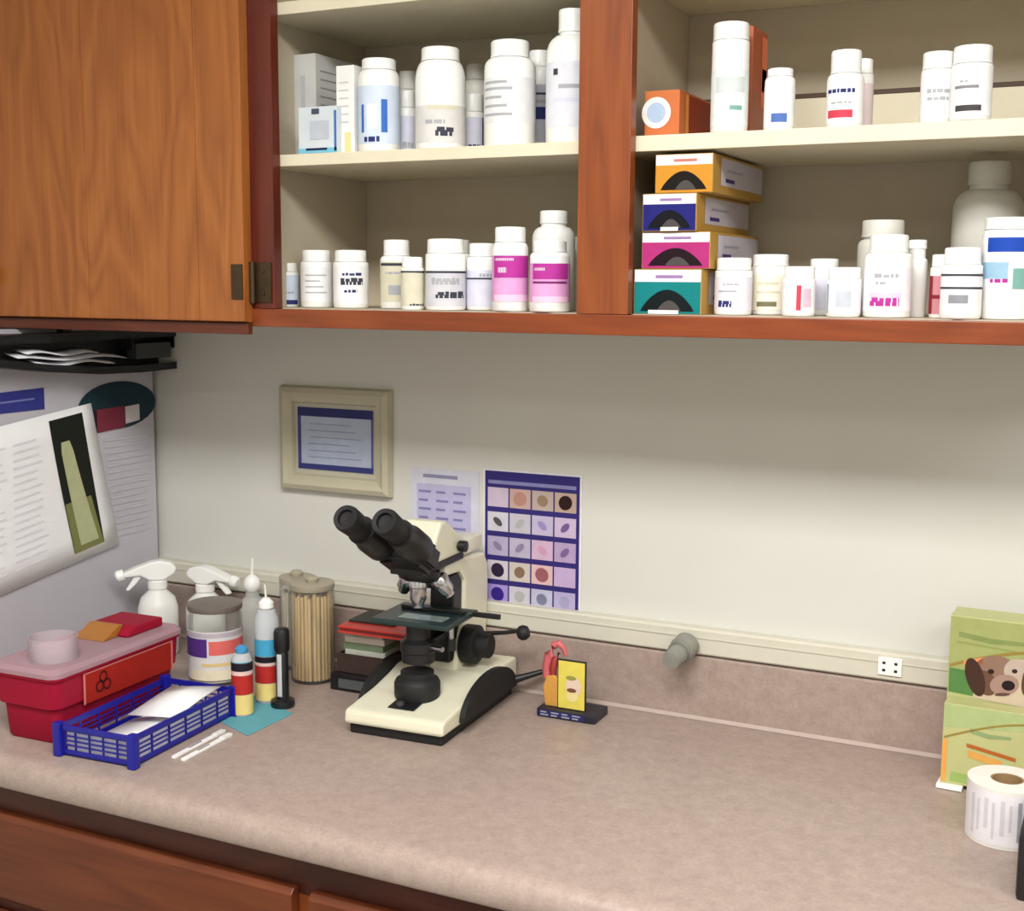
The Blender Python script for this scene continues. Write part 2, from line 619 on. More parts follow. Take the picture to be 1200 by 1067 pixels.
# lower shelf, left bay
bottle('LL', 325, 350, 308, -.235, 'tiny white bottle with dark blue base band beside the brass hinge', .9, .2, .76, (.05, .72, LBLUE, 100),
       [(.06, .16, -70, 60, NAVY), (.3, .36, -40, 30, GREY)])
bottle('LL', 353, 390, 293, -.235, 'plain white pill bottle with faint grey label, second from the hinge', .9, .2, .77, (.1, .7, W_lab, 100), lines((.25, .35, .45, .55)))
bottle('LL', 391, 432, 293, -.245, 'white pill bottle with dark blue lettering, third from the hinge', .9, .2, .77, (.08, .72, W_lab, 105),
       [(.56, .61, -35, 35, NAVY), (.40, .50, -40, 40, DK), (.27, .32, -25, 20, NAVY)])
bottle('LL', 446, 484, 281, -.225, 'narrow capped white bottle with dark stripe and mottled olive label', .8, .23, .70, (.1, .68, OLIVE, 100),
       [(.62, .66, -70, 70, DK), (.5, .54, -50, 20, GREY), (.2, .34, -30, 50, GREY)])
bottle('LL', 470, 497, 301, -.284, 'short white bottle in front of the narrow capped bottle, olive label', .9, .2, .78, (.08, .74, OLIVE, 100),
       [(.70, .735, -80, 80, DK), (.08, .12, -20, 70, DK)])
bottle('LL', 499, 546, 280, -.27, 'wide white pill bottle with ribbed cap and grey label, middle of its row', .92, .2, .77, (.06, .55, ink(206, 206, 214), 110),
       [(.52, .55, -80, 80, DK), (.36, .44, -45, 40, GREY), (.17, .25, -30, 60, DK)])
bottle('LL', 524, 552, 281, -.19, 'white bottle half hidden behind the wide grey labelled bottle', .9, .2, .77, cap=M_grey_w)
bottle('LL', 547, 583, 285, -.245, 'white bottle with one thin dark stripe left of the magenta bottles', .85, .2, .76, (.06, .6, LAV, 110), [(.46, .485, -80, 80, DK), (.5, .55, -10, 50, GREY)])
bottle('LL', 577, 619, 266, -.284, 'white bottle with tall magenta label, left one of the magenta pair', .86, .18, .72, (.12, .66, MAG2, 110),
       [(.40, .66, -60, 75, MAG), (.60, .63, -55, 10, W_lab), (.46, .52, -40, -12, W_lab), (.12, .2, -60, 75, PINK)])
bottle('LL', 621, 668, 282, -.284, 'white bottle with magenta label beside the centre post, right one of the magenta pair', .84, .16, .76, (.14, .68, MAG2, 110),
       [(.46, .68, -55, 60, MAG), (.58, .62, -50, -15, W_lab), (.40, .43, -55, 55, ink(120, 40, 110)), (.14, .22, -55, 60, PINK)])
bottle('LL', 624, 674, 247, -.20, 'tall white bottle behind the right magenta bottle', .66, .13, .72, neck=.03)
bottle('LL', 660, 684, 277, -.13, 'white bottle rear right, mostly hidden by the centre post', .88, .2, .76)

# upper shelf, left bay
bottle('LU', 420, 469, 70, -.265, 'white bottle with blue striped label between the narrow carton and the round jar', .82, .12, .76, (.08, .7, LBLUE, 110),
       [(.2, .55, 5, 22, BLUE), (.1, .16, -45, 0, NAVY), (.2, .5, -55, -45, BLUE), (.24, .5, -35, -5, W_lab)])
bottle('LU', 463, 489, 107, -.22, 'small white bottle with bulging lavender label tucked left of the big round jar', .84, .26, .66, (.06, .6, LAV, 100), [(.1, .18, -20, 40, GREY)])
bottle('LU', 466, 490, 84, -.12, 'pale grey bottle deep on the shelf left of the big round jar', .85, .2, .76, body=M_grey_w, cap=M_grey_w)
bottle('LU', 487, 546, 57, -.26, 'big round shouldered white jar with grey lower label', .76, .13, .66, (.06, .42, ink(214, 212, 210), 110),
       [(.12, .2, -12, 30, DK), (.38, .42, -30, 40, OLIVE), (.24, .28, -40, 10, GREY)])
bottle('LU', 538, 568, 111, -.20, 'small white bottle with lavender label right of the big round jar', .92, .3, .66, (.04, .6, LAV, 110), [(.05, .13, -20, 40, NAVY), (.04, .6, 52, 60, NAVY)])
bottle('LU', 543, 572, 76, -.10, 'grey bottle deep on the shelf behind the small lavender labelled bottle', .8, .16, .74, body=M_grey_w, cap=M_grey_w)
bottle('LU', 568, 628, 49, -.255, 'tall white bottle with rows of grey print right of the round jar', .76, .16, .74, (.22, .64, ink(226, 226, 228), 110),
       lines((.28, .36, .44, .52, .58), -70, 5, GREY, .025))
bottle('LU', 618, 646, 60, -.175, 'slim bottle with dark navy label between the two tall white bottles', .88, .16, .76, (.1, .66, ink(196, 196, 210), 110),
       [(.32, .44, -60, 60, NAVY), (.56, .58, -70, 70, DK), (.48, .51, -60, 60, GREY)])
bottle('LU', 641, 700, 12, -.255, 'tallest white bottle with long neck against the centre post', .54, .17, .66, (.12, .6, ink(222, 224, 234), 110),
       [(.50, .55, -50, -30, DK), (.40, .43, -30, 40, GREY), (.3, .33, -40, 30, LAV)], neck=.02)

# lower shelf, right bay
bottle('RL', 838, 881, 302, -.272, 'white pill bottle with navy lettering beside the stacked cartons', .94, .22, .76, (.08, .66, ink(226, 224, 236), 110),
       [(.14, .24, -55, -5, NAVY), (.4, .43, -50, 10, GREY), (.52, .55, -40, 20, GREY)])
bottle('RL', 880, 925, 298, -.228, 'white pill bottle with cream label and olive lettering, second from the cartons', .92, .2, .77, (.08, .66, ink(240, 232, 214), 110),
       [(.14, .22, -40, 20, ink(120, 116, 90)), (.36, .39, -40, 30, OLIVE), (.5, .54, -35, 25, OLIVE)])
bottle('RL', 917, 955, 312, -.284, 'short white bottle with pink side stripe on label', .95, .24, .74, (.06, .7, W_lab, 110),
       [(.12, .62, -8, 8, RED), (.18, .56, 14, 45, ink(206, 180, 196))])
bottle('RL', 947, 983, 303, -.215, 'white bottle peeking out behind the pink striped and grey labelled bottles', .9, .2, .77, (.1, .7, LAV, 110))
bottle('RL', 969, 1008, 313, -.284, 'short white bottle with grey smudged label left of the large pair', .95, .23, .75, (.08, .66, ink(226, 228, 234), 110),
       [(.2, .52, -25, 25, ink(190, 196, 206)), (.08, .66, -70, -60, ink(150, 160, 176))])
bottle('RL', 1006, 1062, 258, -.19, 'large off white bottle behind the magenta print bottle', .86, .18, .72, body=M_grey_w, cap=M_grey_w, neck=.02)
bottle('RL', 1014, 1068, 275, -.268, 'large white bottle with magenta printed strip at the bottom of its label', .82, .22, .72, (.08, .6, ink(240, 234, 240), 110),
       [(.14, .23, -45, 30, MAG), (.24, .3, -45, 35, PINK), (.48, .53, -35, 30, GREY), (.40, .44, -35, 0, GREY)])
bottle('RL', 1062, 1086, 281, -.22, 'slim white bottle with flared lid between the large bottle and the maroon label', .86, .12, .7, neck=.12)
bottle('RL', 1090, 1116, 298, -.235, 'white bottle with maroon label partly behind the striped bottle', .9, .2, .77, (.06, .66, ink(206, 140, 150), 110),
       [(.06, .66, -75, -45, MAROON), (.06, .66, 0, 15, MAROON), (.3, .36, -45, 15, MAROON)])
bottle('RL', 1104, 1150, 290, -.286, 'white bottle with thin dark stripes between the maroon and the blue banded bottles', .9, .24, .74, (.06, .66, W_lab, 110),
       [(.60, .63, -80, 80, DK), (.42, .45, -80, 80, DK), (.22, .34, -35, 20, ink(140, 142, 150))])
bottle('RL', 1120, 1199, 190, -.12, 'very large milky jug standing at the back right of the lower shelf', .62, .15, .68, body=M_grey_w, cap=M_grey_w, neck=.03, name='jug')
bottle('RL', 1153, 1213, 255, -.256, 'tall white bottle with broad royal blue band, last one at the right', .96, .12, .84, (.3, .84, ink(236, 238, 242), 120),
       [(.66, .80, -50, 90, ROYAL), (.40, .56, -70, 0, CYAN), (.36, .40, -40, 0, MAG), (.30, .5, 10, 40, TEAL)])

# upper shelf, right bay
bottle('RU', 738, 752, 68, -.20, 'thin white bottle almost hidden behind the centre post', .9, .16, .78)
bottle('RU', 835, 878, 28, -.275, 'tall white cylindrical bottle standing in front of the tall orange carton', .97, .16, .82, (.06, .56, ink(228, 234, 234), 110),
       [(.36, .5, -45, 50, ink(200, 208, 208)), (.2, .24, 0, 40, TEAL)])
bottle('RU', 896, 931, 81, -.272, 'small white bottle with oval blue emblem at its base', .84, .13, .78, (.06, .7, W_lab, 110), [(.13, .27, -30, 30, ink(80, 110, 180))])
bottle('RU', 970, 1012, 60, -.272, 'white bottle with red stripe and dark line', .84, .3, .62, (.06, .62, W_lab, 110),
       [(.12, .22, -60, 25, RED), (.44, .50, -70, 30, NAVY), (.3, .33, -50, 20, GREY)])
bottle('RU', 996, 1023, 70, -.215, 'white bottle half hidden behind the red striped bottle', .9, .2, .77, (.06, .66, ink(226, 210, 214), 110))
bottle('RU', 1080, 1118, 62, -.265, 'white bottle with wide cap and soft grey print, left of the last pair', .96, .24, .74, (.06, .72, W_lab, 110),
       [(.42, .48, -40, 50, GREY), (.32, .37, -40, 40, GREY), (.1, .26, 10, 30, ink(206, 206, 208))])
bottle('RU', 1116, 1162, 55, -.28, 'white bottle with thick dark strip, right of the last pair', .96, .24, .74, (.06, .72, W_lab, 110),
       [(.12, .20, -45, 30, ink(70, 66, 66)), (.42, .46, -50, 20, ink(130, 130, 134)), (.5, .53, -40, -10, GREY)])
for i in range(len(_circ)):
    for j in range(i):
        a, b = _circ[i], _circ[j]
        d = math.hypot(a[2] - b[2], a[3] - b[3]) - a[4] - b[4]
        if a[1] == b[1] and d < 0:
            print('OVERLAP', round(d, 4), a[0][:50], '|', b[0][:50])


# ------------------------------------------------------------------ cartons on the shelves
def carton(name, label, x0, x1, z0, z1, y0, y1, mat, group=None, cat='box', rz=0.0):
    t = thing(name, label, cat, ((x0 + x1) / 2, (y0 + y1) / 2, z0 + .0003), rz, group)
    w, d, hh = (x1 - x0) / 2, (y1 - y0) / 2, z1 - z0 - .0006
    MB().box(-w, w, -d, d, 0, hh, .0008).build('body', mat, t)
    t['dims'] = (w, d, hh)
    return t, w, d, hh


def fquad(t, name, d, x0, x1, z0, z1, mat, parent=None, off=.0005):
    """flat print on the front face (facing -y)"""
    return MB().poly([(x0, -d - off, z0), (x1, -d - off, z0), (x1, -d - off, z1), (x0, -d - off, z1)], [(0, 1, 2, 3)]).build(name, mat, parent or t, fix=False)


def rquad(t, name, w, y0, y1, z0, z1, mat, parent=None, off=.0005):
    """flat print on the right face (facing +x)"""
    return MB().poly([(w + off, y0, z0), (w + off, y1, z0), (w + off, y1, z1), (w + off, y0, z1)], [(0, 1, 2, 3)]).build(name, mat, parent or t, fix=False)


M_yellow = pm('carton_yellow', S(182, 142, 66), 0.55, 0.05, 20)
stack = [('teal', (10, 122, 124), 733, 823, FL, 1.611, -.305, -.09, (4, 16, 20)),
         ('magenta', (172, 46, 116), 752, 832, 1.611, 1.659, -.298, -.07, (26, 5, 18)),
         ('navy blue', (30, 30, 112), 752, 815, 1.659, 1.708, -.302, -.06, (5, 6, 18)),
         ('orange', (204, 140, 44), 766, 833, 1.708, 1.758, -.296, -.06, (16, 9, 5))]
pos = {'teal': 'bottom', 'magenta': 'second from bottom', 'navy blue': 'second from top', 'orange': 'top'}
for cname, c, x0, x1, z0, z1, y0, y1, dk in stack:
    X0, X1 = at_y(x0, 300, y0).x, at_y(x1, 300, y0).x
    X0 = max(X0, .2945)
    t, w, d, hh = carton('dispenser_carton', '%s fronted carton with dark arched opening, %s of the stack' % (cname, pos[cname]), X0, X1, z0, z1, y0, y1, M_yellow, 'stacked dispenser cartons')
    fquad(t, 'front_panel', d, -w + .001, w - .001, .001, hh * .72, ink(*c))
    top = fquad(t, 'title_strip', d, -w + .001, w - .001, hh * .72, hh - .001, ink(238, 232, 236))
    fquad(t, 'lettering', d, -w * .35, w * .45, hh * .8, hh * .87, ink(150, 120, 170) if cname != 'orange' else ink(190, 120, 110), top, .0009)
    n = 18
    pts = [(-w * .80 + 1.6 * w * i / n, .004 + hh * .48 * math.sin(math.pi * i / n) ** .8) for i in range(n + 1)]
    pts = [(a, b) for a, b in pts]
    ar = MB()
    vs = [(a, -d - .0010, b) for a, b in pts]
    ar.poly(vs, [tuple(range(len(vs)))])
    ar.build('arched_opening', ink(*dk), t, fix=False)
    vs = [(a * .45 + .003, -d - .0014, .004 + (b - .004) * .5) for a, b in pts]
    MB().poly(vs, [tuple(range(len(vs)))]).build('visible_contents', ink(74, 70, 70), t, fix=False)
    if cname in ('teal', 'navy blue'):
        fquad(t, 'tear_tab', d, -w * .55 if cname == 'teal' else -w * .3, w * .35, .0005, .0055, ink(236, 232, 234), None, .0018)
    pn = rquad(t, 'side_panel', w, -d * .72, d * .97, hh * .22, hh * .93, ink(196, 190, 200))
    rquad(t, 'lettering', w, -d * .55, -d * .2, hh * .32, hh * .42, ink(70, 60, 120), pn, .0009)
    rquad(t, 'lettering', w, -d * .5, d * .1, hh * .6, hh * .66, ink(160, 160, 180), pn, .0009)

# upper left shelf cartons
ZL = SH1 + .017
P = at_y(343, 100, -.22)
Q = at_y(370, 100, -.22)
T = at_y(356, 63, -.22)
t, w, d, hh = carton('tall_carton', 'tall pale grey carton with fine print at the left end of its shelf', P.x, Q.x, ZL, T.z, -.22, -.10, pm('carton_grey', S(208, 208, 206), .6))
for k in range(9):
    rquad(t, 'text_line', w, -d * .8, d * (.3 + .4 * random.random()), hh * (.2 + .08 * k), hh * (.2 + .08 * k) + .002, ink(150, 150, 154))
fquad(t, 'text_block', d, -w * .3, w * .1, hh * .1, hh * .8, ink(186, 190, 196))
P, Q, T = at_y(356, 150, -.29), at_y(397, 150, -.29), at_y(375, 125, -.29)
t, w, d, hh = carton('small_carton', 'small white and light blue carton leaning low in front of the tall grey carton', P.x - .006, Q.x, ZL, T.z, -.295, -.235, pm('carton_pale_blue', S(206, 216, 222), .55))
fquad(t, 'base_strip', d, -w, w, .001, hh * .12, ink(120, 190, 216))
fquad(t, 'lettering', d, -w * .6, w * .5, hh * .07, hh * .12, ink(30, 40, 80), None, .0009)
fquad(t, 'emblem', d, -w * .3, w * .1, hh * .84, hh * .96, ink(70, 80, 100))
fquad(t, 'text_block', d, -w * .4, w * .6, hh * .3, hh * .7, ink(186, 192, 204))
fquad(t, 'edge_strip', d, w * .86, w - .0005, .003, hh * .9, ink(70, 110, 180))
P, Q, T = at_y(396, 120, -.275), at_y(418, 120, -.275), at_y(410, 77, -.275)
t, w, d, hh = carton('narrow_carton', 'narrow upright white carton with small yellow patch beside the blue labelled bottle', P.x + .002, Q.x, ZL, T.z, -.282, -.24, pm('carton_white', S(236, 236, 234), .5))
fquad(t, 'yellow_patch', d, -w * .1, w * .6, .002, hh * .24, ink(236, 214, 150))
for k in range(6):
    fquad(t, 'text_line', d, -w * .7, w * .4, hh * (.35 + .09 * k), hh * (.35 + .09 * k) + .002, ink(196, 196, 204))

# upper right shelf cartons
ZR = SH1 + .020
OR = pm('carton_orange', S(196, 104, 46), .5, .05)
P, Q, T = at_y(752, 130, -.28), at_y(797, 130, -.28), at_y(775, 106, -.28)
t, w, d, hh = carton('orange_carton', 'low orange carton with round pale blue emblem next to the centre post', max(P.x, .2965), Q.x, ZR, T.z, -.283, -.12, OR)
em = MB().poly([(-w * .32 + .020 * math.cos(a), -d - .0006, hh * .52 + .020 * math.sin(a)) for a in [2 * math.pi * k / 28 for k in range(28)]], [tuple(range(28))]).build('emblem', ink(232, 226, 224), t, fix=False)
MB().poly([(-w * .32 + .013 * math.cos(a), -d - .0010, hh * .52 + .013 * math.sin(a)) for a in [2 * math.pi * k / 24 for k in range(24)]], [tuple(range(24))]).build('emblem_centre', ink(170, 190, 216), em, fix=False)
rquad(t, 'side_panel', w, -d * .55, d * .95, .003, hh * .95, ink(160, 56, 20))
rquad(t, 'edge_strip', w, -d * .7, -d * .55, .003, hh * .95, ink(240, 160, 80))
P, Q, T = at_y(866, 90, -.225), at_y(884, 90, -.225), at_y(874, 32, -.225)
t, w, d, hh = carton('tall_orange_carton', 'tall orange carton standing behind the tall white cylindrical bottle', P.x, Q.x, ZR, T.z, -.235, -.165, pm('carton_rust', S(168, 86, 50), .5, .05))
rquad(t, 'side_panel', w, d * .2, d * .95, hh * .3, hh * .95, ink(214, 120, 86))
rquad(t, 'pale_patch', w, d * .3, d * .9, hh * .45, hh * .66, ink(236, 196, 184))

# ------------------------------------------------------------------ things on the back wall
fr = thing('picture_frame', 'cream picture frame holding a blue bordered certificate on the wall', 'picture frame', (-.381, 0, 1.2165))
fw, fh = .1175, .190
mo = MB()
prf = [(0, 0), (.003, -.014), (.012, -.018), (.020, -.0135), (.028, -.012), (.031, -.006), (.031, 0)]   # (inward, depth)
cor = [(-fw, 0), (fw, 0), (fw, fh), (-fw, fh)]
sgn = [(1, 1), (-1, 1), (-1, -1), (1, -1)]
vs = []
for (cx, cz), (sx, sz) in zip(cor, sgn):
    for i, dd in prf:
        vs.append((cx + sx * i, dd - .001, cz + sz * i))
n = len(prf)
fs = []
for k in range(4):
    for j in range(n - 1):
        fs.append((k * n + j, k * n + j + 1, ((k + 1) % 4) * n + j + 1, ((k + 1) % 4) * n + j))
    fs.append((k * n + n - 1, k * n, ((k + 1) % 4) * n, ((k + 1) % 4) * n + n - 1))
mo.poly(vs, fs).build('moulding', pm('frame_cream', S(184, 179, 156), .45, .03, 30), fr)
MB().box(-fw + .030, fw - .030, -.0055, -.0015, .030, fh - .030).build('mat_board', pm('mat_board', S(188, 184, 166), .7, .02), fr)
ce = MB().box(-.080, .080, -.0067, -.0056, .040, .152).build('certificate', ink(176, 186, 208), fr)
for nm, a, b, c_, d_, m in (('top_band', -.080, .080, .136, .152, ink(48, 50, 104)), ('bottom_band', -.080, .080, .040, .050, ink(56, 60, 120)),
                            ('side_band', -.080, -.073, .050, .136, ink(70, 72, 130)), ('side_band', .076, .080, .050, .136, ink(90, 96, 150))):
    MB().box(a, b, -.0072, -.0068, c_, d_).build(nm, m, ce)
for k in range(6):
    MB().box(-.058 + .004 * (k % 2), .055 - .012 * (k % 3), -.0072, -.0068, .062 + .012 * k, .0635 + .012 * k).build('text_line', ink(140, 152, 184), ce)

# plain sheet of tables
sx0, sx1, sz0, sz1 = -.227, -.094, 1.042, 1.274
ps = thing('paper_sheet', 'white sheet of small lavender print taped to the wall behind the microscope', 'paper', (sx0, 0, sz0))
MB().box(0, sx1 - sx0, -.0016, -.0008, 0, sz1 - sz0).build('sheet', ink(206, 206, 220), ps)
MB().box(.024, .092, -.0021, -.0017, .216, .222).build('heading', ink(140, 140, 170), ps)
tb = MB().box(.012, .118, -.0021, -.0017, .060, .205).build('table_block', ink(184, 180, 214), ps)
for k in range(9):
    z = .068 + .0152 * k
    g = MB()
    for c_ in range(3):
        a = .016 + .034 * c_
        g.box(a, a + .024 - .006 * ((k + c_) % 2), -.0026, -.0022, z, z + .004)
    g.build('text_row', ink(130, 126, 174), tb)

# specimen poster
px0, px1, pz0, pz1 = -.0815, .092, 1.040, 1.2785
po = thing('specimen_poster', 'dark blue poster with a grid of twenty specimen photographs on the wall', 'poster', (px0, 0, pz0))
PW, PH = px1 - px0, pz1 - pz0
MB().box(-.004, PW + .004, -.0016, -.0008, -.006, PH + .003).build('margin', ink(222, 222, 226), po)
MB().box(0, PW, -.0024, -.0017, 0, PH).build('panel', ink(50, 42, 112), po)
MB().box(.006, PW - .006, -.0030, -.0025, PH - .0215, PH - .0155).build('heading_strip', ink(130, 130, 178), po)
cc = [[(196, 180, 200), (190, 160, 154), (180, 164, 158), (180, 158, 144)],
      [(200, 196, 208), (190, 186, 196), (186, 176, 206), (196, 178, 206)],
      [(176, 166, 196), (182, 174, 196), (202, 172, 198), (176, 154, 192)],
      [(204, 196, 206), (200, 190, 184), (214, 180, 184), (190, 166, 206)],
      [(160, 140, 206), (196, 192, 206), (186, 186, 210), (176, 166, 206)]]
ss = [[None, (178, 132, 120), (146, 122, 102), (44, 22, 24)], [(84, 76, 84), (170, 168, 172), (150, 136, 190), (110, 88, 140)],
      [(136, 124, 156), (140, 128, 160), (204, 152, 184), (124, 96, 146)], [(46, 34, 60), (130, 104, 84), (150, 92, 98), None],
      [(50, 34, 130), (170, 170, 170), (120, 122, 150), (160, 156, 190)]]
gx, gz = (PW - .008) / 4, (PH - .030) / 5
for r_ in range(5):
    for c_ in range(4):
        a = .004 + gx * c_ + .0014
        z1_ = PH - .026 - gz * r_ - .0018
        cell = MB().box(a, a + gx - .0028, -.0031, -.0025, z1_ - gz + .0090, z1_).build('photo_cell', ink(*cc[r_][c_]), po)
        if ss[r_][c_]:
            rad = .0125 if ss[r_][c_][0] < 60 or (r_, c_) in ((3, 2), (0, 1)) else .010
            el = .55 if r_ in (1, 2) else .95
            th = .8 if c_ % 2 else -.7
            n = 16
            cxx, czz = a + gx / 2 - .0014, z1_ - gz / 2 + .0045
            vs = []
            for k in range(n):
                t_ = 2 * math.pi * k / n
                u_, v_ = rad * math.cos(t_), rad * el * math.sin(t_)
                vs.append((cxx + u_ * math.cos(th) - v_ * math.sin(th), -.0036, czz + u_ * math.sin(th) + v_ * math.cos(th)))
            MB().poly(vs, [tuple(range(n))]).build('specimen', ink(*ss[r_][c_]), cell, fix=False)

# wiring raceway on top of the backsplash
M_race = pm('raceway_cream', S(206, 203, 188), .5, .02, 18)
rw = thing('wiring_raceway', 'long cream wiring raceway strip running along the top of the backsplash', 'raceway', (0, 0, 1.0145))
pr = [(-.0005, 0), (-.0005, .042), (-.018, .042), (-.021, .039), (-.021, .003), (-.018, 0)]
MB().prism(pr, XL + .002, 2.0, 'x').build('channel', M_race, rw)
MB().box(XL + .004, 1.998, -.0225, -.0212, .027, .0295, .0004).build('ridge', M_race, rw)
oc = (at_y(1043, 780, -.023).x, at_y(1043, 780, -.023).z - 1.0145)
ou = MB().box(oc[0] - .017, oc[0] + .017, -.0245, -.0212, oc[1] - .0145, oc[1] + .012, .0008).build('outlet', M_white, rw)
for dx in (-.0085, .0085):
    for dz in (-.007, .004):
        MB().box(oc[0] + dx - .0022, oc[0] + dx + .0022, -.0252, -.0246, oc[1] + dz - .0018, oc[1] + dz + .002).build('slot', M_black, ou)

# grey plug standing out of the raceway
gp = thing('grey_plug', 'stubby grey plug sticking out of the raceway', 'plug', (.290, -.0215, 1.032))
M_gplug = pm('grey_plastic', S(134, 134, 126), .5, .06, 40)
MB().lathe([(.018, .003), (.0205, .007), (.0205, .026), (.019, .030), (.016, .031), (.015, .064), (.0135, .07), (0, .071)], 28, (0, -.0005, 0), axis=(-.08, -1, -.16)).build('plug_body', M_gplug, gp)
MB().lathe([(.0165, 0), (.018, .003), (.0165, .006)], 24, (-.003, -.037, -.0058), axis=(-.08, -1, -.16)).build('collar', pm('grey_plastic_dark', S(110, 110, 104), .5), gp)

# ------------------------------------------------------------------ left wall: poster, sheet, black tray
PX = -.796
pn = thing('partition_panel', 'pale grey upright panel standing at the left end of the counter', 'panel', (PX, 0, HC))
M_panel = pm('panel_laminate', S(176, 175, 182), .5, .02, 10)
MB().box(-.016, 0, -.612, -.014, .0002, .600, .002).build('board', M_panel, pn)
MB().box(-.017, .001, -.0135, -.0115, .0002, .600, .0004).build('edge_shade_strip', pm('edge_shade_dark', S(60, 58, 58), .5), pn)  # dark strip colours in the shadow line between panel and back wall
lp = thing('wall_chart', 'large pale grey printed chart fixed to the upright panel', 'poster', (PX, 0, .945))
M_chart = pm('chart_paper', S(184, 181, 190), .55, .02, 12)


def wall_piece(name, quad, x, mat, parent, z_off=.945, th=.0006):
    """thin piece parallel to the side wall from four (y,z) corners"""
    vs = [(x, y, z - z_off) for y, z in quad] + [(x + th, y, z - z_off) for y, z in quad]
    return MB().poly(vs, [(3, 2, 1, 0), (4, 5, 6, 7), (0, 1, 5, 4), (1, 2, 6, 5), (2, 3, 7, 6), (3, 0, 4, 7)]).build(name, mat, parent)


wall_piece('sheet', [(-.61, .948), (-.015, .948), (-.015, 1.500), (-.61, 1.500)], .0012, M_chart, lp, th=.005)
lb = wall_piece('blue_label', [(-.42, 1.372), (-.287, 1.372), (-.287, 1.409), (-.42, 1.406)], .0072, ink(50, 54, 128), lp)
wall_piece('lettering', [(-.40, 1.388), (-.31, 1.390), (-.31, 1.393), (-.40, 1.391)], .0080, ink(110, 116, 176), lb)
ovp = [(-.11 + .10 * math.cos(a), 1.364 + .044 * math.sin(a)) for a in [2 * math.pi * k / 28 for k in range(28)]]
ov = MB()
ov.poly([(.0074, max(y, -.215), z - .945) for y, z in ovp], [tuple(range(28))])
ovo = ov.build('teal_emblem', ink(28, 52, 62), lp, fix=False)
wall_piece('maroon_patch', [(-.165, 1.318), (-.095, 1.322), (-.095, 1.362), (-.165, 1.360)], .0080, ink(120, 46, 62), ovo)
wall_piece('white_patch', [(-.093, 1.328), (-.056, 1.332), (-.056, 1.362), (-.093, 1.360)], .0080, ink(206, 200, 206), ovo)
wall_piece('dark_patch', [(-.19, 1.316), (-.166, 1.318), (-.166, 1.360), (-.19, 1.360)], .0080, ink(40, 30, 36), ovo)
for k in range(16):
    z = 1.30 - .012 * k
    wall_piece('text_line', [(-.15 + .0015 * k, z), (-.03 - .03 * random.random(), z), (-.03 - .03 * random.random(), z + .0028), (-.15 + .0015 * k, z + .0028)], .0072, ink(194, 190, 198), lp)

ts = thing('tilted_sheet', 'white printed sheet with a dark photograph pinned askew over the wall chart', 'paper', (PX, 0, .945))
lw = lambda x, y: (at_x(x, y, PX + .012).y, at_x(x, y, PX + .012).z)
TR, BR, BM = lw(108, 472), lw(139, 637), lw(0, 699)
TM = lw(0, 500)
k = 1.45
TL = (TR[0] + (TM[0] - TR[0]) * k, TR[1] + (TM[1] - TR[1]) * k)
BL = (BR[0] + (BM[0] - BR[0]) * k, BR[1] + (BM[1] - BR[1]) * k)
nx, nz_ = 12, 6
vs, fs = [], []
for j in range(nz_ + 1):
    for i in range(nx + 1):
        u, v = i / nx, j / nz_
        y = (BL[0] * (1 - u) + BR[0] * u) * (1 - v) + (TL[0] * (1 - u) + TR[0] * u) * v
        z = (BL[1] * (1 - u) + BR[1] * u) * (1 - v) + (TL[1] * (1 - u) + TR[1] * u) * v
        vs.append((.0095 + .004 * (1 - v) ** 2 * u ** 2, y, z - .945))
for j in range(nz_):
    for i in range(nx):
        a = j * (nx + 1) + i
        fs.append((a, a + 1, a + nx + 2, a + nx + 1))
sh = MB().poly(vs, fs, True).build('sheet', M_paper, ts, fix=False)
so = sh.modifiers.new('thick', 'SOLIDIFY')
so.thickness = .0005
so.offset = -1


def on_sheet(u, v):
    y = (BL[0] * (1 - u) + BR[0] * u) * (1 - v) + (TL[0] * (1 - u) + TR[0] * u) * v
    z = (BL[1] * (1 - u) + BR[1] * u) * (1 - v) + (TL[1] * (1 - u) + TR[1] * u) * v
    return (.0095 + .004 * (1 - v) ** 2 * u ** 2, y, z - .945)


def sheet_print(name, outline, mat, off=.0009, nn=10):
    """flat print on the sheet, as a strip between a left and a right edge"""
    vs, fs = [], []
    for i in range(nn + 1):
        v = outline[0] + (outline[1] - outline[0]) * i / nn
        l, r_ = outline[2](i / nn), outline[3](i / nn)
        for q in (l, r_):
            p = on_sheet(q, v)
            vs.append((p[0] + off, p[1], p[2]))
    for i in range(nn):
        fs.append((2 * i, 2 * i + 1, 2 * i + 3, 2 * i + 2))
    return MB().poly(vs, fs, True).build(name, mat, ts, fix=False)


sheet_print('photo', (.06, .955, lambda s: .735 - .075 * s, lambda s: .915), ink(26, 30, 24), .0009)
sheet_print('photo_ground', (.06, .40, lambda s: .737 - .026 * s, lambda s: .912 - .03 * s), ink(122, 124, 76), .0014)
sheet_print('pale_strand', (.10, .80, lambda s: .775 - .055 * s + .02 * max(0, s - .9) * 10 * .5, lambda s: .885 - .085 * s - .02 * max(0, s - .9) * 10 * .5), ink(178, 182, 142), .0018)
for k in range(17):
    v = .86 - .047 * k
    sheet_print('text_line', (v, v + .012, lambda s: .40, lambda s, q=.54 + .06 * random.random(): q), ink(224, 222, 228), .0009, 2)
    sheet_print('text_line', (v, v + .012, lambda s: .06, lambda s, q=.30 + .06 * random.random(): q), ink(224, 222, 228), .0009, 2)

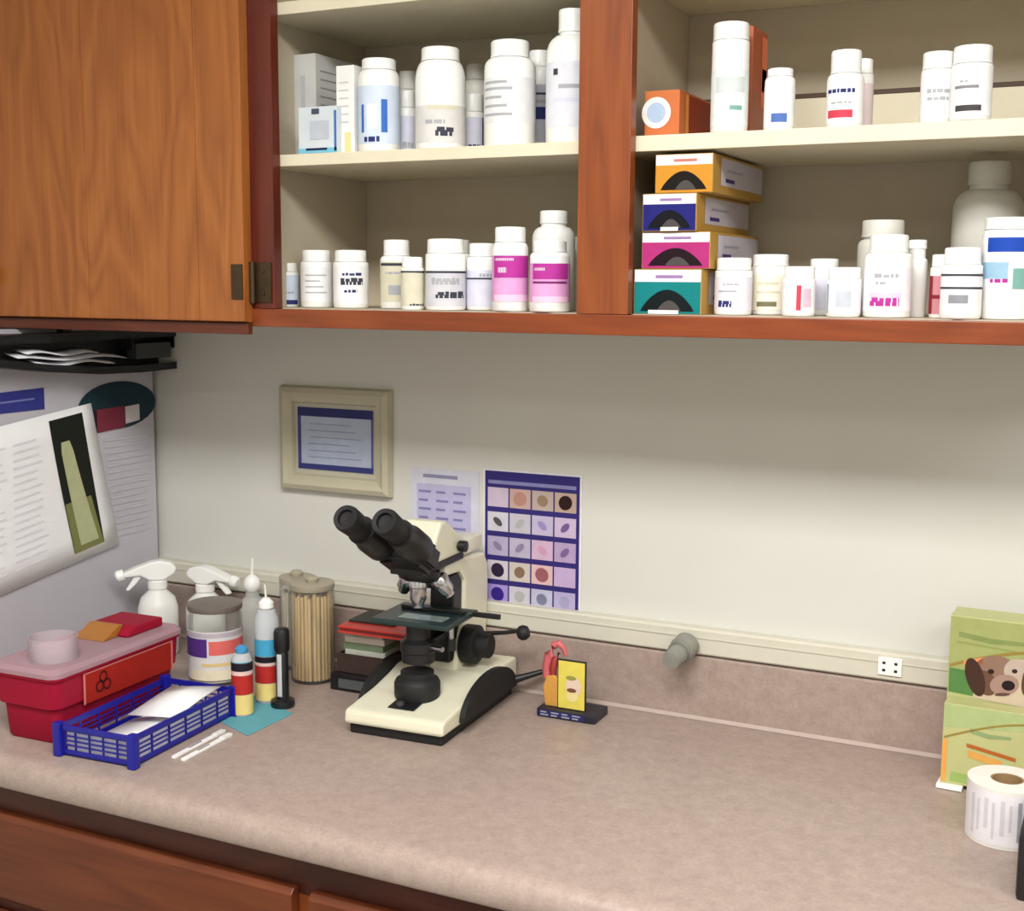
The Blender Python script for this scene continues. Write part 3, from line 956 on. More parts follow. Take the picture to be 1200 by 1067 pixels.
# black tray under the cabinet against the side wall
bt = thing('hanging_tray', 'long black plastic tray hung under the closed cabinet door', 'tray', (PX + .007, 0, 1.42))
prof = [(-.002, 1.427), (-.10, 1.4255), (-.20, 1.428), (-.32, 1.439), (-.42, 1.452), (-.50, 1.462)]
tray = MB()
tray.prism([(y, z - 1.42) for y, z in prof] + [(y, z - 1.42 + .004) for y, z in reversed(prof)], .001, .048, 'x')
tray.build('base', M_black, bt)
fl = MB()
fl.prism([(y, z - 1.42 + .0045) for y, z in prof] + [(y, z - 1.42 + .013) for y, z in reversed(prof)], .0445, .048, 'x')
fl.build('front_lip', M_black, bt)
MB().prism([(y, z - 1.42 + .0045) for y, z in prof] + [(-.50, .085), (-.002, .078)], .001, .004, 'x').build('back_plate', M_black, bt)
MB().box(.0045, .048, -.50, -.002, .079, .083).build('top_rail', M_black, bt)
fu = MB()
fu.box(.0445, .048, -.50, -.002, .068, .0788)
fu.build('upper_lip', M_black, bt)
for yy in (-.27, -.05):
    MB().box(.018, .034, yy, yy + .02, .0833, .1155).build('hanger', M_black, bt)
for yy in (-.498, -.115, -.005):
    MB().box(.0045, .044, yy, yy + .003, .047, .0785).build('divider', M_black, bt)
MB().box(.020, .0435, -.105, -.012, .030, .058, .001).build('grey_pocket', pm('smoky_plastic', S(60, 64, 66), .35), bt)
for k, (y0, y1, z, tl, lab) in enumerate(((-.36, -.20, 1.474, .06, 'topmost'), (-.38, -.13, 1.466, .05, 'middle'), (-.34, -.16, 1.455, .03, 'lowest'))):
    pz = MB()
    n = 10
    vs = []
    for i in range(n + 1):
        y = y0 + (y1 - y0) * i / n
        zz = z - tl * (y - y0) * .6 + .003 * math.sin(i * .9 + k) - 1.42
        vs += [(.012, y, zz + .004), (.0435, y, zz - .003)]
    pz.poly(vs, [(2 * i, 2 * i + 1, 2 * i + 3, 2 * i + 2) for i in range(n)], True)
    o = pz.build('loose_paper', ink(226, 226, 232), None, fix=False)
    o.location = (PX + .007, 0, 1.42)
    m_ = o.modifiers.new('thick', 'SOLIDIFY')
    m_.thickness = .0012
    tag(o, '%s of the curled papers lying in the black hanging tray' % lab, 'paper', 'papers in the black tray')

# ------------------------------------------------------------------ microscope
mi = thing('microscope', 'cream and black binocular microscope standing on the counter', 'microscope', (-.079, -.18, HC), math.radians(3.5))
MB().box(-.078, .078, -.136, .134, 0, .0165, .003).build('foot_plate', M_rubber, mi)
pr = [(-.142, .017), (-.144, .021), (-.142, .036), (-.134, .0385), (-.05, .047), (.0, .056), (.03, .064), (.138, .064), (.142, .058), (.142, .017)]
base = MB().prism(pr, -.083, .083, 'x', .004).build('base', M_cream, mi)
MB().prism([(-.118, .0412), (-.090, .0438), (-.090, .0450), (-.118, .0424)], -.022, .022, 'x').build('control_plate', M_black, base)
MB().lathe([(.0065, 0), (.006, .005), (0, .0055)], 20, (-.008, -.104, .0430)).build('dial', pm('dark_grey_plastic', S(60, 62, 64), .4), base)
n = 20
arch = [(-.088, .022)] + [(.016 + .104 * math.cos(math.pi - math.pi * k / n), .022 + .052 * math.sin(math.pi * k / n)) for k in range(1, n)] + [(.120, .022)]
MB().prism(arch, .0835, .0925, 'x').build('side_cover', M_rubber, base)
MB().prism(arch, -.0925, -.0835, 'x').build('side_cover', M_rubber, base)
MB().tube([(.086, .118, .030), (.105, .124, .036), (.128, .132, .044), (.145, .136, .049)], [.0075, .0055, .0045, .0035]).build('lever', M_black, base)
# lamp drum and condenser
MB().lathe([(.034, .044), (.036, .050), (.036, .068), (.033, .074), (.026, .078), (.026, .086), (.020, .088), (0, .088)], 32, (0, -.062, 0)).build('lamp_drum', M_rubber, mi)
cd = MB()
cd.lathe([(.018, .098), (.026, .101), (.026, .116), (.028, .118), (.028, .132), (.019, .138), (.019, .161), (0, .161)], 28, (0, -.058, 0))
cd.box(-.02, .02, -.06, .02, .112, .134, .003)
cd.build('condenser', M_black, mi)
MB().tube([(.026, -.070, .128), (.052, -.080, .130)], [.003, .004]).build('condenser_lever', M_chrome, mi)
# arm
pr = [(.028, .06), (.136, .06), (.150, .10), (.157, .16), (.156, .215), (.140, .236), (.06, .243), (-.01, .243), (-.012, .226), (.045, .222), (.062, .205), (.060, .15), (.040, .115)]
MB().prism(pr, -.024, .024, 'x', .005).build('arm', M_cream, mi)
ap = [(-.012, .2215), (.0445, .2205), (.058, .205), (.056, .152), (.038, .115), (.026, .08), (.010, .08), (.010, .13), (.024, .16), (.026, .196), (-.012, .205)]
MB().prism(ap, -.021, .021, 'x', .003).build('arm_front', M_black, mi)
# stage
sg = MB().box(-.066, .066, -.092, .022, .162, .170, .0025).build('stage', pm('stage_dark_green', S(26, 46, 46), .35, .1), mi)
MB().box(-.050, .062, -.020, -.012, .1705, .176, .001).build('slide_holder', M_black, sg)
MB().box(-.028, .048, -.072, -.046, .1704, .1716).build('glass_slide', clear('slide_glass', (.85, .95, .92, 1), .2, .15), sg)
MB().box(.050, .110, .004, .010, .162, .170, .001).build('slide_drive', M_black, sg)
MB().lathe([(.008, 0), (.008, .018), (0, .018)], 18, (.05, -.045, .120)).build('drive_knob', M_black, sg)
MB().lathe([(.0045, 0), (.0045, .024)], 12, (.05, -.045, .1375)).build('drive_shaft', M_chrome, sg)
# focus knobs
for s in (-1, 1):
    fk = MB().lathe([(.031, 0), (.032, .002), (.032, .022), (.029, .024), (.020, .025), (.020, .044), (.018, .046), (0, .046)], 36, (s * .0245, .062, .100), axis=(s, 0, 0)).build('focus_knob', M_rubber, mi)
MB().tube([(.046, .088, .112), (.085, .088, .118), (.112, .090, .124)], [.004, .0035, .0035]).build('tension_lever', M_black, mi)
MB().lathe([(0, 0), (.008, .001), (.012, .006), (.0125, .012), (.009, .019), (0, .021)], 20, (.106, .087, .118), axis=(.9, .15, .28)).build('lever_knob', M_rubber, mi)
# nosepiece and objectives
nq = Vector((0, -.26, -1)).normalized()
MB().lathe([(.030, 0), (.034, .003), (.034, .010), (.030, .016), (.018, .020), (0, .021)], 32, (0, -.052, .244), axis=tuple(nq)).build('nosepiece', M_black, mi)
MB().box(-.028, .028, -.098, .05, .2435, .256, .003).build('head_mount', M_black, mi)
for (ox, oy, dx, dy, L) in ((0, -.058, 0, 0, .046), (.024, -.040, .55, .35, .036), (-.024, -.040, -.55, .35, .036), (.004, -.018, .1, .75, .030)):
    MB().lathe([(.0125, 0), (.0145, .003), (.0145, L * .3), (.0130, L * .33), (.0130, L * .72), (.0085, L * .88), (.0085, L), (0, L)], 24, (ox, oy, .232), axis=(dx, dy, -1)).build('objective', M_chrome, mi)
# head
hp = [(-.060, .2565), (.058, .2565), (.066, .262), (.054, .274), (.020, .292), (-.024, .318), (-.040, .318), (-.066, .284)]
MB().prism(hp, -.031, .031, 'x', .005).build('head', M_cream, mi)
MB().box(-.020, .020, .062, .140, .2437, .268, .004).build('arm_cap', M_cream, mi)
ax = Vector((0, -.868, .497)).normalized()
up = Vector((0, .497, .868))
c0 = Vector((0, -.078, .268))
ph = MB()
bm = bmesh.new()
bmesh.ops.create_cube(bm, size=1)
for v in bm.verts:
    v.co = c0 + Vector((1, 0, 0)) * v.co.x * .086 + ax * (v.co.z * .060 + .016) + up * (v.co.y * .046)
bmesh.ops.bevel(bm, geom=bm.edges[:], offset=.010, segments=3, affect='EDGES')
ph._bm(bm, True)
ph.build('prism_housing', M_black, mi)
for s in (-1, 1):
    st = c0 + Vector((s * .031, 0, 0)) + ax * .044
    et = MB().lathe([(.0235, 0), (.0245, .004), (.0245, .040), (.0215, .046), (.0215, .072)], 30, tuple(st), axis=tuple(ax)).build('eye_tube', M_black, mi)
    ey = st + ax * .0725
    MB().lathe([(.0175, 0), (.0175, .018), (.0190, .022), (.0200, .046), (.0185, .052), (.0125, .051), (.0115, .045), (0, .044)], 30, tuple(ey), axis=tuple(ax)).build('eyepiece', M_rubber, et)
MB().lathe([(.006, 0), (.009, .003), (.009, .014), (0, .015)], 18, (.0315, .02, .270), axis=(1, 0, 0)).build('lock_screw', M_black, mi)

# ------------------------------------------------------------------ sharps container
M_red = clear('red_translucent', S(164, 30, 56), .2, .9, .2)
sc = thing('sharps_container', 'translucent red sharps container with clear lid at the left end of the counter', 'container', (-.557, -.435, HC), math.radians(2))


def rrect(w, d, r, n=5):
    pts = []
    for cx, cy, a0 in ((w - r, d - r, 0), (-w + r, d - r, 90), (-w + r, -d + r, 180), (w - r, -d + r, 270)):
        for k in range(n + 1):
            a = math.radians(a0 + 90 * k / n)
            pts.append((cx + r * math.cos(a), cy + r * math.sin(a)))
    return pts


def shell(levels, mb, cap_bottom=True, cap_top=False):
    vs, fs = [], []
    n = None
    for w, d, r, z in levels:
        p = rrect(w, d, r)
        n = len(p)
        vs += [(a, b, z) for a, b in p]
    for i in range(len(levels) - 1):
        for k in range(n):
            k2 = (k + 1) % n
            fs.append((i * n + k, i * n + k2, (i + 1) * n + k2, (i + 1) * n + k))
    if cap_bottom:
        fs.append(tuple(reversed(range(n))))
    if cap_top:
        fs.append(tuple((len(levels) - 1) * n + k for k in range(n)))
    mb.poly(vs, fs, True)
    return mb


shell([(.049, .128, .016, 0), (.052, .131, .016, .004), (.054, .135, .016, .052), (.060, .141, .018, .056), (.062, .144, .018, .098), (.065, .147, .018, .100), (.065, .147, .018, .108)], MB()).build('body', M_red, sc)
M_lid = clear('lid_clear_pink', S(222, 184, 196), .2, .5, .12)
shell([(.067, .149, .019, .1045), (.067, .149, .019, .111), (.062, .144, .018, .117), (.058, .140, .018, .1175)], MB(), False, True).build('lid', M_lid, sc)
cy = MB()
cy.lathe([(.036, 0), (.036, .034), (.0345, .0345), (.0335, .034), (.0335, .001)], 32, (.012, -.092, .1177))
cy.build('drop_tube', clear('tube_clear', S(244, 236, 240), .14, .22, .1), sc)
rf = MB().prism([(.04, .118), (.125, .118), (.125, .133), (.06, .133), (.04, .124)], -.045, .040, 'x', .003).build('flap', M_red, sc)
MB().prism([(.005, .118), (.038, .118), (.054, .1345), (.044, .1365)], -.040, .020, 'x', .0015).build('flap_tab', pm('amber_plastic', S(160, 104, 40), .4), sc)
# biohazard sticker on the right face
def sface(y, z):
    x = .0545 + (.0605 - .054) * min(1, max(0, (z - .05) / .006)) if z < .056 else .0600 + (z - .056) * .04
    return x


def side_quad(name, y0, y1, z0, z1, mat, parent, off):
    return MB().poly([(.0622 + off, y0, z0), (.0622 + off, y1, z0), (.0628 + off, y1, z1), (.0628 + off, y0, z1)], [(0, 1, 2, 3)]).build(name, mat, parent, fix=False)


stk = side_quad('sticker', -.088, .118, .050, .098, ink(156, 34, 24), sc, .0008)
bd = MB()
for y0, y1, z0, z1 in ((-.088, .118, .0955, .098), (-.088, -.0835, .050, .0955), (.1135, .118, .050, .0955)):
    bd.poly([(.0640, y0, z0), (.0640, y1, z0), (.0645, y1, z1), (.0645, y0, z1)], [(0, 1, 2, 3)])
bd.build('sticker_border', ink(214, 116, 112), stk, fix=False)
bz = MB()
for k in range(3):
    a = math.radians(90 + 120 * k)
    cyy, czz = -.045 + .009 * math.cos(a), .074 + .009 * math.sin(a)
    n = 16
    vs = [(.0643, cyy + .009 * math.cos(2 * math.pi * i / n), czz + .009 * math.sin(2 * math.pi * i / n)) for i in range(n)]
    vs += [(.0643, cyy + .0062 * math.cos(2 * math.pi * i / n), czz + .0062 * math.sin(2 * math.pi * i / n)) for i in range(n)]
    bz.poly(vs, [(i, (i + 1) % n, n + (i + 1) % n, n + i) for i in range(n)])
bz.build('hazard_symbol', ink(70, 16, 16), stk, fix=False)

# ------------------------------------------------------------------ blue basket tray
M_bl = pm('blue_plastic', S(24, 26, 142), .35, .05, 30)
tr = thing('basket_tray', 'royal blue plastic basket tray with slotted sides in front of the red container', 'tray', (-.410, -.467, HC), math.radians(3.5))
TW, TD, TH = .066, .122, .047
MB().box(-TW + .004, TW - .004, -TD + .004, TD - .004, 0, .004, .001).build('floor_plate', M_bl, tr)


def basket_wall(axis, pos, half, rows, cols):
    m = MB()
    z0, z1 = .0045, TH

    def bar(a0, a1, b0, b1):
        if axis == 'x':
            m.box(a0, a1, pos - .0015, pos + .0015, b0, b1)
        else:
            m.box(pos - .0015, pos + .0015, a0, a1, b0, b1)
    bar(-half, half, z0, z0 + .006)
    bar(-half, half, z1 - .009, z1)
    hh = (z1 - .009 - z0 - .006)
    for r_ in range(1, rows):
        zz = z0 + .006 + hh * r_ / rows
        bar(-half, half, zz - .0008, zz + .0008)
    for c_ in range(cols + 1):
        aa = -half + 2 * half * c_ / cols
        ww = .006 if c_ in (0, cols) else .0008
        bar(max(-half, aa - ww), min(half, aa + ww), z0 + .006, z1 - .009)
    return m


basket_wall('x', -TD + .0015, TW - .004, 4, 5).build('side_wall', M_bl, tr)
basket_wall('x', TD - .0015, TW - .004, 4, 5).build('side_wall', M_bl, tr)
basket_wall('y', -TW + .0015, TD - .004, 4, 6).build('side_wall', M_bl, tr)
basket_wall('y', TW - .0015, TD - .004, 4, 6).build('side_wall', M_bl, tr)
for sx in (-1, 1):
    for sy in (-1, 1):
        MB().box(sx * TW - .007, sx * TW + .007, sy * TD - .007, sy * TD + .007, 0, TH + .004, .003).build('corner_post', M_bl, tr)
MB().box(-TW + .008, TW - .008, -TD - .0022, -TD + .0002, TH - .007, TH + .001, .0008).build('rim', M_bl, tr)
MB().box(TW - .0002, TW + .0022, -TD + .008, TD - .008, TH - .007, TH + .001, .0008).build('rim', M_bl, tr)
# papers lying in the tray
def folded(name, pts, label, th=.0012):
    m = MB()
    n = len(pts[0])
    vs = [p for row in pts for p in row]
    fs = [(i * n + j, i * n + j + 1, (i + 1) * n + j + 1, (i + 1) * n + j) for i in range(len(pts) - 1) for j in range(n - 1)]
    o = m.poly(vs, fs, True).build(name, M_paper, None, fix=False)
    o.location = tr.location
    o.rotation_euler = tr.rotation_euler
    s_ = o.modifiers.new('thick', 'SOLIDIFY')
    s_.thickness = th
    return tag(o, label, 'paper', 'papers in the blue tray')


folded('paper_packet', [[(-.050, -.105, .010), (.054, -.105, .012)], [(-.048, -.02, .012), (.056, -.02, .022)], [(-.046, .02, .014), (.057, .02, .034)]], 'flat white paper packet in the front of the blue tray')
folded('folded_tissue', [[(-.035, -.01, .030), (.02, -.012, .036), (.058, -.015, .040)], [(-.022, .05, .047), (.02, .05, .055), (.058, .045, .050)], [(-.018, .072, .052), (.02, .078, .056), (.057, .10, .054)]], 'folded white tissue standing up at the back of the blue tray')
for nm, q, lab in (('upright_paper', (-.056, .056, -.1165, -.1155, .0045, .040), 'white paper standing against the front wall of the blue tray'),
                   ('upright_paper', (.0605, .0615, -.112, .112, .0045, .040), 'white paper standing against the long right wall of the blue tray')):
    o = MB().box(*q).build(nm, M_paper)
    o.location, o.rotation_euler = tr.location, tr.rotation_euler
    tag(o, lab, 'paper', 'papers in the blue tray')
MB_ = MB().box(-.052, .052, -.110, .110, .0044, .0075, .001)
o = MB_.build('paper_stack', M_paper)
o.location, o.rotation_euler = tr.location, tr.rotation_euler
tag(o, 'thin white stack of paper lying on the floor of the blue tray', 'paper', 'papers in the blue tray')

# white sticks on the counter beside the tray
for k, (a, b, lab) in enumerate((((203, 889), (262, 858), 'slim white stick on the counter nearest the blue tray'), ((214, 892), (270, 862), 'slim white stick on the counter, outer one of the pair'))):
    A, B = at_z(a[0], a[1], HC), at_z(b[0], b[1], HC)
    dv = (B - A)
    t = thing('white_stick', lab, 'stick', (A.x, A.y, HC), math.atan2(dv.y, dv.x), 'white sticks on the counter')
    L = dv.length
    MB().box(0, L * .8, -.0035, .0035, .0003, .0045, .001).build('shaft', M_white, t)
    MB().box(L * .8 + .0002, L, -.0045, .0045, .0003, .0055, .0012).build('tip', M_white2, t)
    MB().box(L * .3, L * .55, -.0014, .0014, .0046, .0049).build('window_mark', ink(130, 130, 130), t)

# ------------------------------------------------------------------ jars, bottles and sprayers
# glass jar with purple and red label
jr = thing('glass_jar', 'clear glass jar with purple and red label behind the blue tray', 'jar', (-.498, -.205, HC))
JR, JH = .0465, .140
M_glass = clear('jar_glass', S(250, 251, 250), .12, .05, .05)
MB().lathe([(JR * .9, 0), (JR, .004), (JR, JH - .026), (JR * .93, JH - .016), (JR * .9, JH - .014), (JR * .87, JH - .014), (JR * .95, JH - .028), (JR * .95, .006), (0, .006)], 40).build('glass', M_glass, jr)
MB().lathe([(JR * .98, JH - .0135), (JR * 1.0, JH - .012), (JR * 1.0, JH - .004), (JR * .95, JH - .003), (0, JH - .003)], 40).build('lid', pm('jar_lid', S(128, 118, 112), .45, .05, 30, 0, .2), jr)
fa = math.degrees(math.atan2(CAM.y + .205, CAM.x + .488))
L = MB().arc(JR + .0004, .012, .096, fa - 95, fa + 95).build('label', ink(222, 220, 222), jr, fix=False)
for z0, z1, a0, a1, m in ((.052, .084, -95, -18, ink(84, 50, 130)), (.056, .080, -14, 75, ink(226, 110, 104)), (.012, .030, -60, 80, ink(236, 226, 200)), (.086, .094, -80, 80, ink(190, 180, 190)), (.036, .042, -30, 60, ink(226, 200, 140))):
    MB().arc(JR + .0008, z0, z1, fa + a0, fa + a1).build('print', m, L, fix=False)
MB().lathe([(JR * .93, .0065), (JR * .93, .066), (0, .068)], 32).build('contents', pm('jar_contents', S(214, 206, 200), .7, .1, 120), jr)

# wash bottle with white tip behind
wb = thing('wash_bottle', 'clear wash bottle with round white stopper and thin tip behind the glass jar', 'bottle', (-.533, -.056, HC))
MB().lathe([(.023, 0), (.026, .003), (.026, .085), (.020, .104), (.013, .110), (.012, .120), (0, .120)], 30).build('body', clear('milky_bottle', S(232, 232, 228), .12, .5, .15), wb)
MB().lathe([(.010, .1205), (.0145, .126), (.0155, .134), (.0135, .143), (.006, .150), (0, .151)], 24).build('stopper', M_white, wb)
MB().tube([(0, 0, .150), (.001, 0, .165), (.002, 0, .182)], [.003, .0022, .0016], 10).build('tip', M_white, wb)


def stain(X, Y, r, h, label, tipped):
    t = thing('stain_bottle', label, 'bottle', (X, Y, HC + .0012), 0, 'banded stain bottles')
    MB().lathe([(r * .92, 0), (r, .003), (r, h * .80), (r * .75, h * .88), (r * .45, h * .90), (r * .45, h * .93), (0, h * .93)], 28).build('body', clear('stain_clear', S(232, 236, 240), .12, .55, .1), t)
    fc = math.degrees(math.atan2(CAM.y - Y, CAM.x - X))
    for nm, z0, z1, m in (('blue_band', .46 if tipped else .78, .62 if tipped else .98, ink(70, 160, 200)), ('dark_band', .40 if tipped else .66, .455 if tipped else .775, ink(30, 26, 34)),
                          ('white_band', .37 if tipped else .60, .395 if tipped else .655, ink(226, 190, 186)),
                          ('red_band', .20 if tipped else .32, .365 if tipped else .595, ink(176, 44, 40)), ('yellow_band', .03, .195 if tipped else .315, ink(230, 206, 130))):
        if z1 > .9:
            z1 = .79
        MB().arc(r + .0005, z0 * h, z1 * h, fc - 120, fc + 120).build(nm, m, t, fix=False)
    MB().lathe([(r * .5, h * .902), (r * .62, h * .91), (r * .62, h * .96), (r * .3, h), (0, h)], 24).build('cap', M_white if tipped else pm('blue_cap', S(60, 140, 190), .4), t)
    if tipped:
        MB().tube([(0, 0, h), (-.002, 0, h + .022)], [.002, .0012], 8).build('needle_tip', M_white2, t)
    return t


stain(-.344, -.330, .0165, .112, 'short banded blue red and yellow bottle beside the blue tray', False)
stain(-.349, -.258, .0195, .172, 'tall clear bottle with blue red and yellow bands left of the black marker', True)

# teal paper mat
vs = [at_z(x, y, HC + .0004) for x, y in ((252, 842), (300, 815), (343, 836), (290, 862))]
mt = MB().poly([(v.x, v.y, HC + .0003) for v in vs] + [(v.x, v.y, HC + .0010) for v in vs], [(3, 2, 1, 0), (4, 5, 6, 7), (0, 1, 5, 4), (1, 2, 6, 5), (2, 3, 7, 6), (3, 0, 4, 7)]).build('paper_mat', ink(96, 164, 176))
tag(mt, 'small teal paper mat under the banded bottles', 'mat')

# black marker standing upright
mk = thing('marker_pen', 'black marker standing upright on its base right of the banded bottles', 'marker', (-.312, -.268, HC + .0012))
MB().lathe([(.019, 0), (.0195, .003), (.019, .010), (.013, .013), (0, .013)], 28).build('foot', M_black, mk)
MB().lathe([(.0105, .0132), (.0105, .090), (.0095, .092), (0, .092)], 24).build('barrel', M_black, mk)
MB().lathe([(.012, .0922), (.013, .096), (.013, .122), (.011, .128), (.005, .130), (0, .130)], 24).build('pen_cap', M_black, mk)
fa = math.degrees(math.atan2(CAM.y + .27, CAM.x + .312))
MB().arc(.0109, .018, .088, fa - 50, fa - 5).build('label', ink(196, 196, 200), mk, fix=False)

# jar of wooden sticks and a slimmer jar behind it
def open_jar(X, Y, r, h, label, lidmat):
    t = thing('specimen_jar', label, 'jar', (X, Y, HC), 0, 'lidded jars by the wall')
    MB().lathe([(r * .92, 0), (r, .004), (r, h - .02), (r * .95, h - .012), (r * .91, h - .012), (r * .95, h - .022), (r * .95, .005), (0, .005)], 36).build('glass', M_glass, t)
    MB().lathe([(r * .98, h - .0115), (r, h - .010), (r, h - .001), (r * .96, h), (0, h)], 36).build('lid', lidmat, t)
    MB().lathe([(.010, h + .0002), (.012, h + .006), (.008, h + .010), (0, h + .011)], 20).build('knob', lidmat, t)
    return t


M_lid2 = pm('brushed_lid', S(168, 160, 140), .4, .05, 30)
open_jar(-.352, -.125, .0385, .172, 'tall lidded glass jar packed with tan wooden sticks', M_lid2)
open_jar(-.420, -.075, .031, .165, 'slimmer lidded glass jar left behind the jar of wooden sticks', M_lid2)
M_stick = pm('wooden_sticks', S(216, 184, 130), .7, .15, 40, 0, 0, .3, stretch=(3, 3, .3))
sk = MB()
rr = random.Random(3)
for ring, cnt in ((0, 1), (.008, 7), (.016, 13), (.024, 19), (.0325, 28)):
    for k in range(cnt):
        a = 2 * math.pi * (k + .3 * rr.random()) / cnt
        hx, hy = ring * math.cos(a), ring * math.sin(a)
        top = .148 + .010 * rr.random()
        sk.tube([(hx, hy, .0058), (hx * .98, hy * .98, top)], .0031, 6)
o = sk.build('stick_bundle', M_stick)
o.location = (-.352, -.125, HC)
tag(o, 'tight bundle of tan wooden applicator sticks inside the tall glass jar', 'sticks', kind='stuff')
sk = MB()
for ring, cnt in ((0, 1), (.008, 7), (.016, 13), (.0235, 18)):
    for k in range(cnt):
        a = 2 * math.pi * k / cnt
        sk.tube([(ring * math.cos(a), ring * math.sin(a), .0058), (ring * math.cos(a), ring * math.sin(a), .13 + .01 * rr.random())], .0031, 6)
o = sk.build('swab_bundle', pm('pale_sticks', S(214, 202, 178), .7, .1, 40))
o.location = (-.420, -.075, HC)
tag(o, 'bundle of pale swab sticks inside the slimmer glass jar', 'sticks', kind='stuff')


# trigger sprayers
def sprayer(X, Y, rz, h, label):
    t = thing('spray_bottle', label, 'spray bottle', (X, Y, HC), rz, 'white trigger sprayers')
    r = .036
    MB().lathe([(r * .92, 0), (r, .004), (r, h * .50), (r * .85, h * .60), (r * .45, h * .68), (r * .40, h * .70), (r * .40, h * .735), (0, h * .735)], 32).build('body', M_white2, t)
    MB().lathe([(.0175, h * .70 + .0005), (.0175, h * .78), (.013, h * .79), (0, h * .79)], 30, ridge=.0006, ridge_rng=(h * .70 + .001, h * .775)).build('collar', M_white, t)
    pr = [(-.030, h * .86), (-.034, h * .91), (-.026, h * .97), (-.005, h), (.012, h * .985), (.040, h * .93), (.060, h * .88), (.058, h * .84), (.03, h * .85), (.012, h * .795), (-.012, h * .795)]
    MB().prism(pr, -.012, .012, 'y', .003).build('spray_head', M_white, t)
    MB().lathe([(.0095, 0), (.0105, .002), (.0105, .012), (.008, .015), (0, .015)], 20, (.058, 0, h * .862), axis=(.95, 0, -.28)).build('nozzle', M_white, t)
    pr = [(.026, h * .845), (.040, h * .85), (.046, h * .78), (.056, h * .70), (.050, h * .69), (.036, h * .77)]
    MB().prism(pr, -.006, .006, 'y', .002).build('trigger', M_white, t)
    return t


sprayer(-.694, -.126, math.radians(222), .176, 'white trigger sprayer aimed left beside the wall chart')
sprayer(-.632, -.068, math.radians(4), .160, 'white trigger sprayer standing behind the glass jar')

# ------------------------------------------------------------------ dark box with slides behind the microscope
db = thing('slide_box', 'dark brown open box with black tray behind the microscope', 'box', (-.228, -.092, HC), math.radians(2))
MB().box(-.068, .034, -.066, .060, 0, .030, .003).build('black_tray', M_black, db)
M_dbrown = pm('dark_brown_board', S(62, 46, 42), .6, .1)
bx = MB()
bx.box(-.060, .030, -.056, -.053, .0305, .062).box(-.060, .030, .047, .050, .0305, .062).box(-.060, -.057, -.0528, .0468, .0305, .062).box(.027, .030, -.0528, .0468, .0305, .062).box(-.0568, .0268, -.0528, .0468, .0305, .033)
bx.build('box_walls', M_dbrown, db)
MB().box(-.050, .022, -.0685, -.0665, .006, .022, .0005).build('label_strip', pm('strip_grey', S(84, 88, 90), .4), db)
rg = random.Random(5)
cols = [(214, 206, 190), (176, 60, 54), (206, 210, 196), (130, 150, 120), (222, 214, 204), (190, 182, 160)]
nms = ['cream', 'red', 'off white', 'pale green', 'white', 'tan']
pls = ['lowest', 'second', 'third', 'fourth', 'fifth', 'uppermost']
z = HC + .0335
for k in range(6):
    o = MB().box(-.038, .038, -.042, .042, 0, .0112, .001).build('slide_pack', ink(*cols[k]))
    o.location = (-.243 + .002 * rg.random(), -.095, z)
    o.rotation_euler = (0, 0, math.radians(2 + 5 * (rg.random() - .5)))
    z += .0115
    tag(o, '%s slide pack, %s in the dark box behind the microscope' % (nms[k], pls[k]), 'slide pack', 'slide packs in the dark box')
rd = thing('red_folder', 'flat red slide folder lying on top of the slide packs', 'folder', (-.205, -.105, z + .0003), math.radians(3))
MB().box(-.070, .072, -.058, .050, 0, .0035, .0008).build('lower_cover', pm('red_cover', S(206, 62, 54), .45), rd)
MB().box(-.068, .070, -.056, .049, .0037, .0085).build('sheets', pm('sheet_edges', S(120, 40, 36), .7), rd)
MB().box(-.070, .072, -.058, .050, .0087, .0122, .0008).build('upper_cover', pm('red_cover', S(206, 62, 54), .45), rd)
MB().box(-.066, .020, -.030, .046, .0124, .0160, .0008).build('dark_insert', pm('dark_insert', S(46, 42, 36), .6), rd)

# ------------------------------------------------------------------ small display stand
ds = thing('display_stand', 'small display with yellow card and pink curved model on a dark base', 'display', (.121, -.094, HC), math.radians(1))
MB().box(-.048, .052, -.028, .030, 0, .014, .003).build('base', pm('dark_navy_plastic', S(30, 30, 44), .4), ds)
bl = MB().box(-.044, .034, -.0292, -.0284, .0025, .0125).build('name_plate', ink(44, 44, 92), ds)
for k in range(2):
    for j in range(4):
        MB().box(-.040 + .018 * j, -.027 + .018 * j - .003 * ((j + k) % 2), -.0298, -.0293, .0040 + .0045 * k, .0062 + .0045 * k).build('lettering', ink(150, 152, 172), bl)
cd_ = MB().box(-.018, .030, -.0140, -.0095, .0143, .094, .001).build('card_back', M_black, ds)
yc = MB().box(-.016, .0285, -.0152, -.0142, .0155, .092).build('yellow_card', ink(222, 206, 92), ds)
n = 22
for nm, cx, cz, ra, rb, m in (('pale_shape', .010, .052, .013, .017, ink(222, 196, 178)), ('brown_mark', .007, .046, .008, .0035, ink(120, 76, 60)), ('cream_shape', .008, .036, .010, .009, ink(226, 212, 150)), ('olive_mark', .006, .066, .009, .0035, ink(150, 146, 70))):
    off = {'pale_shape': .0003, 'cream_shape': .0006, 'brown_mark': .0009, 'olive_mark': .0009}[nm]
    MB().poly([(cx + ra * math.cos(2 * math.pi * k / n), -.0152 - off, cz + rb * math.sin(2 * math.pi * k / n)) for k in range(n)], [tuple(range(n))]).build(nm, m, yc, fix=False)
lf = [(-.040, .0143), (-.018, .0143), (-.018, .060), (-.026, .066), (-.038, .062), (-.044, .045)]
MB().prism(lf, -.013, -.004, 'y', .002).build('amber_panel', pm('amber_panel', S(206, 150, 70), .45), ds)
